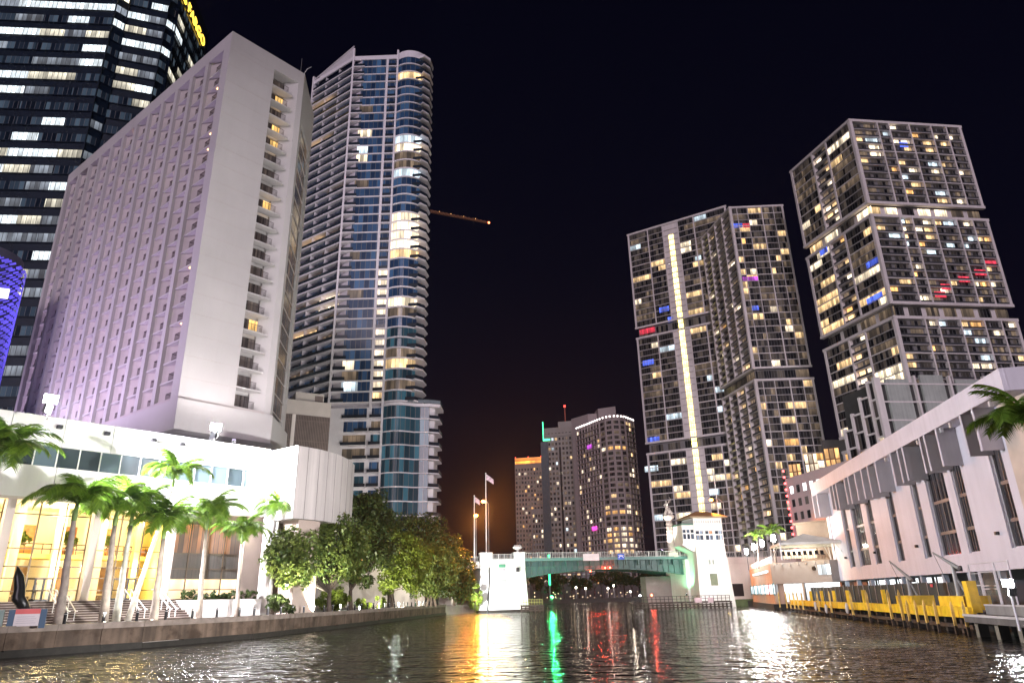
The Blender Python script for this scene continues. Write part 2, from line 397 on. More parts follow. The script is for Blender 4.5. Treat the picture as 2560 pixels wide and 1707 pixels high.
SEAW = mat('weathered_seawall_concrete', (0.125, 0.088, 0.064), 0.85, var=0.40, scale=0.5, bump=0.9, bscale=2.2, streak=0.55, grime=0.75)
ALGAE = mat('algae_dark_concrete', (0.014, 0.012, 0.009), 0.75, var=0.4, scale=1.5, bump=0.6, bscale=4)
COPE = mat('seawall_coping', (0.22, 0.18, 0.155), 0.8, var=0.25, scale=1.2, bump=0.4, bscale=5, grime=0.3)
left = SEA + [(-14.9,153),(-7.5,170),(-9,345),(-700,345),(-700,6)]
structure(MB().prism([(x-0.4 if i < len(SEA) else x, y) for i, (x, y) in enumerate(left)], -2.0, 1.75).build('promenade', PAVE))
DOCK0 = Vector((30.3,50.6,0)); DD = azd(10.6); DN = Vector((DD.y, -DD.x, 0))   # dock front line and its inland normal
def dk(t, off=0, z=0): return DOCK0 + DD*t + DN*off + Vector((0,0,z))
right = [xy(dk(-60,9.5)), xy(dk(0,5)), xy(dk(75,2.5)), (52.5,164), (52,180), (58,345), (700,345), (700,-40)]
structure(MB().prism(right, -2.0, 1.2).build('right_bank_ground', GROUND))
structure(MB().prism([(-700,345),(700,345),(700,900),(-700,900)], -2.0, 1.5).build('far_bank_ground', GROUND))

def seawall():
    root = thing('seawall', 'long weathered stained concrete seawall along the left bank', 'wall', (SEA[4][0], SEA[4][1], 0))
    n = 0
    for (a, b) in zip(SEA[:-1], SEA[1:]):
        d = math.hypot(b[0]-a[0], b[1]-a[1]); k = max(1, round(d/3.4))
        for i in range(k):
            p = (a[0]+(b[0]-a[0])*i/k, a[1]+(b[1]-a[1])*i/k); q = (a[0]+(b[0]-a[0])*(i+1)/k, a[1]+(b[1]-a[1])*(i+1)/k)
            f = Face(root, p, q); g = 0.012; pr = random.uniform(-0.03, 0.03)
            f.box('wall_panel', g, f.L-g, pr, 0.5+pr, 0.42, 1.52, SEAW)
            f.box('coping', 0.008, f.L-0.008, -0.09+pr*0.3, 0.55, 1.52, 1.93+random.uniform(-.015,.015), COPE)
            f.box('footing', 0, f.L, -0.16+pr, 0.5, -1.2, 0.42+random.uniform(-.05,.05), ALGAE)
seawall()

# ================================================================== LEFT BANK: HOTEL TOWER
def hotel():
    A = (-42.6,84.91); B = (-34.13,94.67); Cc = (-35.58,105.58); Cf = (-91.12,122.54); Dd = (-84.0,143.0)
    root = thing('hotel_tower', 'tall white hotel slab with violet lit balcony grid and blank end wall', 'hotel', (-60,105,1.75))
    Z0, Z1 = 27.57, 87.05; FH = (84.4-28.0)/20
    WH = mat('hotel_white_concrete', (0.53, 0.505, 0.505), 0.8, var=0.06, scale=0.15, streak=0.03, bump=0.05)
    WL = mat('hotel_wall_light', (0.50, 0.445, 0.44), 0.8, var=0.08, scale=0.3)
    CUR = glass('curtained_hotel_window', (0.085, 0.070, 0.068), rough=0.25, spec=0.4, gs=1.0, glow=(0.10, 0.075, 0.055), pane=0.28)
    LITH = lit('hotel_lit_window', (1.0, 0.60, 0.18), 1.7, pane=0.55, dark=0.6, mull=0.1)
    RAIL = mat('bronze_railing', (0.075, 0.055, 0.058), 0.5, 0.3)
    BRZ = glass('bronze_strip_glass', (0.05, 0.04, 0.036), rough=0.2, gs=0.45, glow=(0.22, 0.12, 0.05), pane=0.6)
    # core behind the faces
    fl = Face(root, Cf, A); fe = Face(root, A, B); fc = Face(root, B, Cc)
    i_ = lambda f, x, y: xy(f.w(x, y, 0))
    core = [i_(fl,2.0,1.9), i_(fl,fl.L-1.9,1.9), i_(fe,fe.L-1.0,1.9), (-36.6,104.6), (-83.5,141.8)]
    MB().prism(core, Z0, Z1-0.5).build('core_wall', WH, root, (0,0,0))
    MB().prism([A, B, Cc, Dd, Cf], Z1-2.55, Z1).build('parapet', WH, root)
    # end wall with the slot of balconies
    fe.box('end_wall', 0.0, 7.5, 0, 1.95, Z0, Z1-2.56, WH)
    fe.box('end_pier', 11.95, fe.L, 0, 1.9, Z0, Z1-2.56, WH)
    for k in range(1, 20):   # joints between the poured lifts
        fe.box('pour_joint', 0.05, 7.45, -0.012, 0.01, Z0+k*2.95, Z0+k*2.95+0.05, WL)
    dm = MB(); dm.prism([(10.3,1.5),(11.95,0.0),(11.95,1.9),(10.3,1.9)], Z0, Z1-2.56); fe.mb(dm, 'slanted_wall', WH)
    lit_rows = {1:1, 3:1, 4:1, 8:1, 15:1}
    for k in range(20):
        z = 28.0 + FH*k; row = 19-k
        fe.box('balcony_slab', 7.5, 11.2 , 0.02, 1.5, z-0.2, z, WH)
        fe.box('window', 7.55, 8.95, 1.42, 1.5, z+0.05, z+2.1, CUR)
        fe.box('window', 8.98, 10.25, 1.42, 1.5, z+0.05, z+2.1, LITH if row in lit_rows else CUR)
        r = MB(); xs = [7.6+0.13*j for j in range(22)]
        for x in xs: r.box(x, x+0.025, 0.08, 0.105, z, z+1.0)
        r.box(7.55, 10.4, 0.07, 0.11, z+1.0, z+1.05)
        for y in (0.3,0.6,0.9): r.box(10.4, 10.425, y, y+0.025, z, z+1.0)
        fe.mb(r, 'railing', RAIL)
    # long side: 12 columns x 20 rows of slanted balconies
    P = 4.85; x0 = fl.L-2.0-12*P
    fl.box('end_fin', fl.L-2.0, fl.L, 0.0, 1.9, Z0, Z1-2.56, WH)
    fl.box('end_fin', 0.0, x0, 0.0, 1.9, Z0, Z1-2.56, WH)
    for c in range(1, 12): fl.box('fin', x0+c*P-0.5, x0+c*P+0.5, 0.0, 1.9, Z0, Z1-2.56, WH)
    AMB = glow('balcony_ceiling_lamp', (1.0, 0.58, 0.24), 5.0, True)
    wallm = MB().prism([(0.0,0.50),(2.9,1.72),(2.9,1.9),(0.0,1.9)], 0, FH-0.02).mesh('balcony_wall', WL)
    rm = MB()
    for j in range(13): rm.box(2.05+j*0.14, 2.08+j*0.14, 0.40, 0.425, 0.02, 0.98)
    rm.box(2.05, 3.85, 0.39, 0.44, 0.96, 1.03); rm.box(2.05, 3.85, 0.39, 0.44, 0.06, 0.12); rm.box(2.05, 2.12, 0.39, 1.2, 0.96, 1.03)
    rm = rm.mesh('railing', RAIL)
    sm = MB().prism([(0,0.36),(3.85,0.36),(3.85,1.9),(0,1.9)], -0.22, 0.0).mesh('balcony_slab', WH)
    rnd = random.Random(3)
    for c in range(12):
        for k in range(20):
            z = 28.0+FH*k; X = x0+c*P+0.5
            place('balcony_wall', wallm, root, fl.w(X,0,z), fl.a)
            place('railing', rm, root, fl.w(X,0,z), fl.a)
            place('balcony_slab', sm, root, fl.w(X,0,z), fl.a)
            fl.box('window', X+2.95, X+3.8, 1.82, 1.89, z+0.05, z+2.3, CUR)
            if rnd.random() < 0.10 or (c == 6 and 4 < k < 16 and rnd.random() < 0.6):
                fl.box('ceiling_lamp', X+2.4, X+3.0, 0.7, 1.0, z+FH-0.32, z+FH-0.24, AMB)
    # chamfer with the strip of bronze glass
    fc.box('chamfer_wall', 0.0, 1.4, 0, 1.0, Z0, Z1-2.56, WH); fc.box('chamfer_wall', fc.L-2.2, fc.L, 0, 1.0, Z0, Z1-2.56, WH)
    fc.box('chamfer_wall', 1.4, fc.L-2.2, 0, 1.0, 78.0, Z1-2.56, WH)
    for k in range(18):
        z = Z0+1.2+k*2.73
        for j in range(2):
            w = (fc.L-3.6)/2
            fc.box('window', 1.4+j*w+0.05, 1.4+(j+1)*w-0.05, 0.25, 0.32, z+0.06, z+2.67, BRZ)
        fc.box('transom', 1.4, fc.L-2.2, 0.12, 0.3, z-0.05, z+0.05, WL)
    # projecting lip under the tower and the recessed storey below it
    lip = [(-42.35,84.5),(-33.7,94.5),(-35.3,106.2),(-84,143.5),(-91.5,122.3)]
    MB().prism(lip, 23.6, Z0-0.002).build('base_band', WH, root)
    MB().prism([A, B, Cc, Dd, Cf], Z0-0.001, Z0+0.4).build('base_ledge', WL, root)
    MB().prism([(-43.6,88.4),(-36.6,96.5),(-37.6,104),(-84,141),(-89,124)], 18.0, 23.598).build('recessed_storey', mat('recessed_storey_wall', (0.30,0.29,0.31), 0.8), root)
    # roof details: antenna and camera arm at the corner
    a = fe.w(12.4, 0.5, Z1)
    MB().tube([a, a+Vector((0,0,3.2))], 0.03, 5).build('antenna', GREYM, root)
    b = fe.w(12.8, -0.1, Z1)
    MB().tube([b, b+Vector((0.5,-0.2,0.7)), b+Vector((1.2,-0.3,1.0))], 0.06, 5).build('camera_arm', GREYM, root)
    return fl, fe
HL, HE = hotel()

# ================================================================== PODIUM WITH LOBBY
REF = Vector((-40.83,68.8,0)); UD = azd(41)
PF = Face(None, xy(REF-UD*26), xy(REF+UD*17.9))   # podium front; x = s + 26
def podium():
    root = thing('podium_building', 'low floodlit white podium with ribbon window above a bright yellow glazed lobby', 'building', (-44,80,1.75))
    PF.root = root; f = PF; L = f.L; ox = 26.0
    WP_ = mat('podium_white_panel', (0.78, 0.77, 0.78), 0.6, var=0.03, scale=0.3, streak=0.06)
    back = [xy(f.w(0,1.4,0)), xy(f.w(L,1.4,0)), (-24.0,93.0), (-45,116), (-80,100)]
    MB().prism(back, 12.6, 18.9).build('roof_block', WP_, root)
    pw = 4.39; zrib = (15.5, 17.45)
    # upper wall in panels; ribbon window recessed
    n = 10
    for i in range(n):
        x0, x1 = i*L/n+0.03, (i+1)*L/n-0.03
        f.box('wall_panel', x0, x1, 0.0, 1.4, 12.6, zrib[0], WP_)
        f.box('wall_panel', x0, x1, 0.0, 1.4, zrib[1], 20.2, WP_)
    GL = glass('podium_ribbon_glass', (0.075, 0.105, 0.12), rough=0.06, spec=0.6, gs=0.9, glow=(0.16, 0.22, 0.26), pane=30)
    GLR = lit('podium_ribbon_room', (0.55, 0.72, 0.85), 0.55, pane=30, dark=0.4, nscale=0.8)
    x = 0.9; k = 0
    while x < ox+15.4:
        f.box('window', x+0.05, min(x+1.85, ox+15.6), 0.22, 0.3, zrib[0]+0.02, zrib[1]-0.02, GLR if k in (7, 8, 14, 15) else GL)
        f.box('mullion', x-0.05, x+0.05, 0.10, 0.3, zrib[0], zrib[1], WHITEM)
        x += 1.9; k += 1
    f.box('blind_panel', ox+15.65, ox+16.75, 0.15, 1.4, zrib[0], zrib[1], WP_); f.box('blind_panel', ox+16.78, L, 0.15, 1.4, zrib[0], zrib[1], WP_)
    f.box('window_backing', 0.05, ox+15.6, 0.9, 1.35, zrib[0], zrib[1], mat('dark_room', (0.05,0.055,0.06), 0.9))
    # soffit and columns
    f.box('soffit', 0.0, L, 0.0, 9.0, 12.35, 12.598, CREAM)
    COLM = mat('lobby_column', (0.52, 0.45, 0.42), 0.7, var=0.05)
    for s in (-21.7,-14.35,-7.0,0.33,7.7):
        f.box('column', ox+s-0.36, ox+s+0.36, 0.1, 0.9, 3.56, 12.35, COLM)
    f.box('side_wall', ox+15.9, L+1.0, 0.3, 5.0, 1.76, 12.35, mat('undercroft_shade_beige',(0.30,0.235,0.20),0.85,var=0.06))  # beige darkened to carry the shade of the undercroft
    # glazed lobby: rows of panes
    LY = lit('lobby_yellow_glass', (1.0, 0.80, 0.30), 1.5, pane=40, dark=0.85, vgrad=0.15, mull=0.0, sample=True, nscale=1.1, con=(0.45,1.2))
    LW = lit('lobby_bright_glass', (1.0, 0.88, 0.60), 2.0, pane=40, dark=0.8, vgrad=0.15, mull=0.0, sample=True, nscale=1.2, con=(0.4,1.25))
    LO = lit('restaurant_lit_glass', (1.0, 0.72, 0.42), 2.0, pane=40, dark=0.7, mull=0.0, sample=True, nscale=0.7)
    LB = lit('brown_blind_glass', (0.45, 0.30, 0.21), 0.22, pane=0.12, dark=0.75, mull=0.2, nscale=0.5)
    LU = lit('orange_bar_glass', (1.0, 0.38, 0.12), 0.55, pane=0.5, dark=0.2, mull=0.1, nscale=1.8)
    MUL = mat('bronze_mullion', (0.10, 0.07, 0.045), 0.4, 0.5)
    CG_, tt, bb = nodes('clear_lobby_glass'); NN = tt.nodes; tb = NN.new('ShaderNodeBsdfTransparent'); tb.inputs[0].default_value = (0.96,0.95,0.88,1)
    gb = NN.new('ShaderNodeBsdfGlossy'); gb.inputs['Roughness'].default_value = 0.03; mxs = NN.new('ShaderNodeMixShader'); mxs.inputs[0].default_value = 0.06
    tt.links.new(tb.outputs[0], mxs.inputs[1]); tt.links.new(gb.outputs[0], mxs.inputs[2]); tt.links.new(mxs.outputs[0], NN['Material Output'].inputs['Surface'])
    rows = [3.56, 4.48, 5.58, 6.57, 8.15, 11.2, 12.35]
    yb = 1.0
    bays = [(-21.3,-14.75,3),(-13.95,-7.4,3),(-6.6,-0.05,3),(0.7,7.3,3),(8.1,15.85,4)]
    for bi, (a, b, nn) in enumerate(bays):
        for j in range(nn):
            x0 = ox+a+(b-a)*j/nn; x1 = ox+a+(b-a)*(j+1)/nn
            for r in range(6):
                z0, z1 = rows[r], rows[r+1]
                door = bi < 4 and j == 1 and r < 2
                if bi == 4: m_ = (LO if r in (0,1) else LB if r in (2,3) else LU if r == 4 else mat('bar_ceiling', (0.12,0.09,0.07), 0.8))
                else: m_ = LW if (r < 2 or (r == 4 and j != 2)) else LY
                if door: continue
                if bi < 4: m_ = CG_
                f.box('window', x0+0.06, x1-0.06, yb, yb+0.06, z0+0.05, z1-0.05, m_)
            f.box('mullion', x0-0.05, x0+0.05, yb-0.1, yb+0.1, 3.56, 12.35, MUL)
            if bi < 4 and j == 1:
                dw = (x1-x0-0.1)/3
                for q in range(3):
                    d = f.box('door', x0+0.05+q*dw+0.03, x0+0.05+(q+1)*dw-0.03, yb-0.02, yb+0.05, 3.6, 5.5, CG_)
                    mb = MB(); xa, xb = x0+0.05+q*dw, x0+0.05+(q+1)*dw
                    for (u0,u1,w0,w1) in ((xa,xa+0.09,3.57,5.58),(xb-0.09,xb,3.57,5.58),(xa,xb,5.46,5.58),(xa,xb,3.57,3.76),(xa+0.09,xb-0.09,4.5,4.56)):
                        mb.box(u0,u1,yb-0.06,yb-0.02,w0,w1)
                    g = mb.build('door_frame', BLACK, d, f.p, False, 0); g.rotation_euler = (0,0,0)
                    # frame is a child of an already turned part: put it in the part's own axes
                    c = f.w((x0+0.05+q*dw+0.03+x0+0.05+(q+1)*dw-0.03)/2, yb+0.015, 4.55)
                    off = Vector(((x0+0.05+q*dw+0.03+x0+0.05+(q+1)*dw-0.03)/2, yb+0.015, 4.55)); g.location = -off
            if bi < 4 and j == 1: pass
        f.box('mullion', ox+b-0.05, ox+b+0.05, yb-0.1, yb+0.1, 3.56, 12.35, MUL)
        for z in rows[1:-1]:
            f.box('transom', ox+a, ox+b, yb-0.08, yb+0.08, z-0.045, z+0.045, MUL)
    f.box('back_wall', ox+8.1, L, 1.25, 1.45, 3.56, 12.35, mat('lobby_back', (0.5,0.42,0.3), 0.8))
    # the lobby itself: yellow walls, gallery, lamps, pictures and desks
    YW = mat('lobby_yellow_wall', (0.78,0.62,0.20), 0.7, var=0.06); CWL = mat('lobby_cream_wall', (0.78,0.70,0.56), 0.7, var=0.05); DW = mat('lobby_dark_wood', (0.10,0.055,0.03), 0.5, var=0.2)
    f.box('lobby_back_wall', 0.0, ox+8.0, 8.2, 8.5, 3.56, 12.34, CWL); f.box('lobby_side_wall', ox+7.75, ox+8.05, 1.2, 8.19, 3.56, 12.34, YW); f.box('lobby_floor', 0.0, ox+8.0, 1.21, 8.19, 3.4, 3.56, PAVE)
    f.box('gallery', 0.0, ox+7.7, 5.2, 8.19, 7.55, 7.95, YW); f.box('gallery_rail', 0.0, ox+7.7, 5.2, 5.26, 8.85, 8.95, DW)
    x = 1.0
    while x < ox+7.5: f.box('baluster', x, x+0.06, 5.2, 5.26, 7.95, 8.85, DW); x += 0.75
    rj = random.Random(17)
    for s in (-20,-16.2,-12.4,-8.7,-5.0,-1.4,2.4,6.1):
        f.box('lobby_pillar', ox+s-0.35, ox+s+0.35, 4.2, 4.9, 3.56, 12.34, YW if rj.random() < 0.5 else CWL)
        f.box('picture', ox+s+1.2, ox+s+2.6, 8.1, 8.19, 9.4, 10.9, mat('picture_print', (0.42,0.16,0.06), 0.6, var=0.6, scale=1.2)); f.box('wall_niche', ox+s+0.7, ox+s+2.4, 8.12, 8.19, 4.3, 6.9, mat('niche_brown', (0.32,0.18,0.09), 0.7, var=0.3, scale=1))
        f.box('bench', ox+s+1.0, ox+s+2.6, 6.6, 7.2, 3.56, 4.1, DW); f.box('gallery_seat', ox+s+0.8, ox+s+2.0, 6.0, 6.7, 7.95, 8.7, mat('seat_orange', (0.45,0.18,0.05), 0.7))
    for s in (-17,-9.5,-2.5,4.6):
        f.box('ceiling_lamp', ox+s-0.8, ox+s+0.8, 2.6, 3.4, 12.2, 12.33, glow('lobby_ceiling_lamp', (1.0,0.9,0.7), 8, False))
        lamp_light('POINT', f.w(ox+s, 3.0, 11.2), 1900, (1.0,0.82,0.46), 0.5, None, root); lamp_light('POINT', f.w(ox+s+1.5, 3.4, 6.6), 950, (1.0,0.84,0.52), 0.4, None, root)
    # landing
    f.box('landing', 0.0, ox+8.0, -1.4, 1.2, 1.76, 3.555, PAVE)
    # wing with the curved wall
    pts = [(-29.09,82.28),(-24.89,79.23),(-24.0,80.3),(-23.05,81.6),(-22.4,83.0),(-21.85,84.5),(-21.45,86.2),(-21.2,88.2),(-21.15,90.2),(-21.32,92.3),(-22.5,95.5),(-30,98)]
    CW = mat('curved_wing_concrete', (0.50, 0.46, 0.45), 0.8, var=0.05, scale=0.3, streak=0.25)
    MB().prism(pts, 11.8, 19.95).build('wing_wall', CW, root)
    MB().prism([(-29.05,82.22),(-24.87,79.17),(-24.93,79.10),(-29.12,82.14)], 11.8, 19.95).build('wing_end_wall', WP_, root)
    for i in range(1, 9):   # seams of the curved wall
        p = Vector((*pts[i],0)); d = (Vector((*pts[i+1],0))-Vector((*pts[i-1],0))).normalized()
        MB().obox(p+Vector((0,0,11.8)), p+Vector((0,0,19.93)), 0.05, 0.05).build('wall_seam', mat('seam_grey', (0.22,0.2,0.2), 0.9), root)  # dark grey seam bars
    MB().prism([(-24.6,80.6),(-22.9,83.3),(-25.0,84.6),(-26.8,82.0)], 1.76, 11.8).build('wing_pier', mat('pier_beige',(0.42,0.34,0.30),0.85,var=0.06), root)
    MB().prism([(-29.4,83.4),(-26.0,86.6),(-26.6,87.4),(-30,84.1)], 1.76, 11.8).build('undercroft_wall', mat('undercroft_shade_beige',(0.30,0.235,0.20),0.85,var=0.06), root)
    c = at(656, 1500, 86); MB().tube([(c.x,c.y,1.76),(c.x,c.y,11.8)], 0.62, 18).build('round_column', WHITE, root, smooth=True)
    # wall lamp boxes under the roof edge
    for s, on in ((-4.6,1),(-0.35,0),(4.2,0),(7.2,0),(14.9,0)):
        b = MB().box(-0.22,0.22,-0.5,0.0,-0.16,0.16).build('wall_lamp', BLACK, root, f.w(ox+s, 0.0, 19.3), rotz=f.a)
    return root
POD = podium()
def floodlight(label, px, py, D, target, energy, col=(1,0.97,0.95), size=0.35, cone=125, group=None, post=None, second=None):
    p = at(px, py, D)
    root = thing('floodlight', label, 'floodlight', p, group)
    t = (Vector(target)-p).normalized(); q = t.to_track_quat('Y', 'Z').to_euler()
    h = MB().box(-size*1.1,size*1.1,-0.25,0.0,-size*0.8,size*0.8).mesh('housing', BLACK); place('housing', h, root, p, rot=q)
    g = MB().box(-size,size,0.0,0.03,-size*0.7,size*0.7).mesh('lens', glow('flood_lens', (1.0,0.98,0.97), 260, False)); place('lens', g, root, p, rot=q)
    if post: MB().tube([p+Vector((0,0,-post)), p+Vector((0,0,-0.2))], 0.06, 8).build('post', GREYM, root)
    lamp_light('SPOT', p+t*0.35, energy, col, size, p+t*10, root, cone, 0.4)
    if second:  # added second head, turned toward the camera for glare
        tg, e2, c2 = second; t = (Vector(tg)-p).normalized(); q = t.to_track_quat('Y', 'Z').to_euler(); p2 = p+Vector((0,0,size*1.7))
        place('housing', h, root, p2, rot=q); place('lens', g, root, p2, rot=q); lamp_light('SPOT', p2+t*0.35, e2, col, size, p2+t*10, root, c2, 0.4)
    return root
ROOFC = PF.w(26-1.0, -0.4, 21)
floodlight('left one of the two white floodlights glaring on the podium roof edge', 122, 1022, 74.5, (42, 82, 8), 210000, (0.93,0.92,1.0), size=0.55, post=1.0, second=((4,14,2), 7000, 90))
floodlight('right one of the two white floodlights glaring on the podium roof edge', 537, 1088, 81.5, (8, 126, 9), 240000, size=0.55, cone=62, post=0.9, second=((4,16,2), 7000, 90))

def wall_flood(label, p, target, energy, col, cone=120, size=0.2):
    p = Vector(p); root = thing('floodlight', label, 'floodlight', p)
    t = (Vector(target)-p).normalized(); q = t.to_track_quat('Y', 'Z').to_euler()
    place('housing', MB().box(-size*1.1,size*1.1,-0.3,0.0,-size*0.8,size*0.8).mesh('housing', BLACK), root, p, rot=q)
    place('lens', MB().box(-size,size,0.0,0.02,-size*0.7,size*0.7).mesh('lens', glow('small_flood_lens', tuple(col), 30, False)), root, p, rot=q)
    lamp_light('SPOT', p+t*0.25, energy, col, size, p+t*10, root, cone, 0.5)
    return root
# uplights on the podium roof that wash the hotel: violet on the long side, white on the end wall
for i, (s, e) in enumerate(((0.88,22000),(0.64,30000),(0.38,38000),(0.1,45000))):
    wall_flood(('first','second','third','fourth and leftmost')[i]+' violet uplight from the right on the podium roof below the hotel balconies', HL.w(HL.L*s, -21.0, 20.3), HL.w(HL.L*s, 0, 66), e*0.62, (0.80,0.62,1.0), 125)
wall_flood('white uplight on the podium roof under the hotel end wall', PF.w(26+13.0, -0.1, 20.6), HE.w(6, 0, 62), 9000, (1.0,0.93,0.92), 110)

def stairs():
    root = thing('entrance_stairs', 'wide flight of brown edged steps up to the lobby doors', 'steps', (-37,66,1.75))
    RIS = mat('step_riser', (0.085, 0.06, 0.052), 0.8, var=0.2, scale=2); TRD = mat('step_tread', (0.42, 0.36, 0.34), 0.7, var=0.1, scale=2)
    n = 9; rz = (3.555-1.75)/n
    for k in range(n):
        y0 = -1.4-(n-k)*0.42 - (0.5 if k < 4 else 0); y1 = -1.41
        z = 1.755+k*rz
        st = PF.box('step', 0.3, 26+8.0, y0, y1, z+0.002*k, z+rz, RIS, root)
        PF.box('tread', 0.3, 26+8.0, y0-0.03, y0+0.4, z+rz-0.045+0.002*k, z+rz+0.004, TRD, root)
stairs()
def handrails():
    xs = (-9.5, -3.2, -2.6, 3.2, 6.0)
    lab = ['white handrail pair at the left of the lobby steps', 'white handrail beside the palm in front of the lobby doors', 'white handrail left of centre on the lobby steps', 'white handrail right of centre on the lobby steps', 'white handrail in front of the brown restaurant windows']
    for s, l in zip(xs, lab):
        c = PF.w(26+s, -3.0, 1.75); root = thing('handrail', l, 'handrail', c)
        for dx in (0, 0.55):
            a = PF.w(26+s+dx, -1.6, 4.5); b = PF.w(26+s+dx, -5.6, 2.7)
            MB().tube([PF.w(26+s+dx,-0.9,4.5), a, b, PF.w(26+s+dx,-6.0,2.7)], 0.05, 8).build('rail', WHITEM, root)
            for t, z0 in ((0.02,3.4),(0.5,2.6),(0.98,1.76)):
                p = a.lerp(b, t); MB().tube([(p.x,p.y,z0),p], 0.04, 6).build('post', WHITEM, root)
handrails()
def planter():
    c = PF.w(26+12, -3, 1.75); root = thing('planter_wall', 'low white planter wall below the restaurant windows', 'planter', c)
    f = Face(root, xy(PF.w(26+8.1,-3.4,0)), xy(PF.w(26+16.5,-3.4,0)))
    f.box('front_wall', 0, f.L, 0, 0.3, 1.76, 3.45, WHITE); f.box('side_wall', 0, 0.3, 0.3, 4.2, 1.76, 3.45, WHITE)
    f.box('soil', 0.3, f.L, 0.3, 4.2, 1.76, 3.3, mat('soil', (0.03,0.02,0.015), 0.9))
planter()

# ================================================================== PLANTS
LEAF_G = leafmat('palm_leaf', (0.055, 0.130, 0.014), (0.150, 0.245, 0.026), 1.2)
LEAF_T = leafmat('tree_leaf', (0.050, 0.090, 0.022), (0.150, 0.185, 0.040), 0.6)
LEAF_Y = leafmat('yellow_green_leaf', (0.070, 0.105, 0.014), (0.155, 0.20, 0.028), 0.6)
LEAF_D = leafmat('dark_tree_leaf', (0.026, 0.046, 0.014), (0.070, 0.095, 0.024), 0.5)
BARK = mat('tree_bark', (0.085, 0.065, 0.052), 0.9, var=0.3, scale=3, bump=0.6, bscale=10)
PBARK = mat('palm_trunk_bark', (0.26, 0.22, 0.19), 0.85, var=0.22, scale=2.5, bump=0.5, bscale=9)
PBARK2 = mat('pale_palm_trunk_bark', (0.36, 0.35, 0.31), 0.8, var=0.2, scale=2.5, bump=0.4, bscale=9)
def frond_mesh(seed, L=3.0, droop=1.0, width=0.80, nl=60):
    rn = random.Random(seed); mb = MB(); pts = []
    n = 12
    for i in range(n+1):
        t = i/n
        # leaves the crown steeply, arches over and hangs
        ang = R(62) - R(128*droop)*t**1.15
        if i == 0: p = Vector((0,0,0))
        else: p = pts[-1] + Vector((math.cos(ang),0,math.sin(ang)))*(L/n)
        pts.append(p)
    mb.tube(pts, [0.045*(1-0.85*i/n)+0.006 for i in range(n+1)], 4, False)
    for j in range(nl):
        t = 0.10+0.90*j/nl; u = t*n; i = min(int(u), n-1); p = pts[i].lerp(pts[i+1], u-i); d = (pts[i+1]-pts[i]).normalized()
        for sgn in (-1, 1):
            l = width*(0.55+0.55*math.sin(math.pi*min(1,t*0.9+0.12)))*rn.uniform(0.8,1.15)
            side = Vector((0,sgn,0)); upv = side.cross(d)*sgn*-1
            lift = rn.uniform(-0.45,0.35)
            q = p + side*l*0.8 + d*l*0.55 + Vector((0,0,-0.42*l+lift*0.25*l))
            mid = p.lerp(q, 0.5)+Vector((0,0,0.10*l)); w = 0.026
            nn = len(mb.v)
            mb.v += [tuple(p-d*w), tuple(p+d*w), tuple(mid+d*w*1.1), tuple(mid-d*w*1.1), tuple(q)]
            mb.f += [(nn,nn+1,nn+2,nn+3),(nn+3,nn+2,nn+4)]
    return mb.mesh('frond', LEAF_G)
FRONDS = [frond_mesh(11,3.0,1.0), frond_mesh(12,3.2,0.85), frond_mesh(13,2.7,1.15), frond_mesh(14,2.9,0.6)]
def palm(label, base, top, r0=0.24, bark=None, scale=1.0, nf=20, seed=1, group=None, trunk=True):
    base = Vector(base); top = Vector(top); rn = random.Random(seed)
    root = thing('palm_tree', label, 'palm', base, group)
    n = 8; pts = []; rad = []
    for i in range(n+1):
        t = i/n; p = base.lerp(top, t); p += Vector((math.sin(t*math.pi)*0.04*rn.uniform(-1,1), 0, 0)); pts.append(p)
        rad.append(r0*(1.35-0.45*t if t < 0.15 else 1.25-0.62*t))
    MB().tube(pts, rad, 12).build('trunk', bark or PBARK, root, smooth=True)
    cs = top+Vector((0,0,1.1*scale))
    MB().tube([top-Vector((0,0,0.05)), top+Vector((0,0,0.3*scale)), cs], [r0*0.68, r0*0.75, r0*0.3], 10).build('crownshaft', mat('palm_crownshaft', (0.10,0.16,0.045), 0.5), root, smooth=True)
    for i in range(nf):
        a = i*2.399+rn.uniform(-0.25,0.25); k = rn.choice((0,0,1,1,2,3)) if i > 3 else 3
        o = place('frond', FRONDS[k], root, cs-Vector((0,0,rn.uniform(0.05,0.35)*scale)), 0)
        o.rotation_euler = Euler((rn.uniform(-0.25,0.25), rn.uniform(-0.25,0.15) - (0.25 if k == 3 else 0), a)); s = scale*rn.uniform(0.85,1.12); o.scale = (s,s,s)
    return root
def qy(px, py, z=1.75): return onz(px, py, z)
def palm_at(label, bx, by, tx, ty, **k):
    b = qy(bx, by); D = math.hypot(b.x, b.y)
    if k.pop('D', None): pass
    t = at(tx, ty, D-0.2)
    return palm(label, b, t, **k)
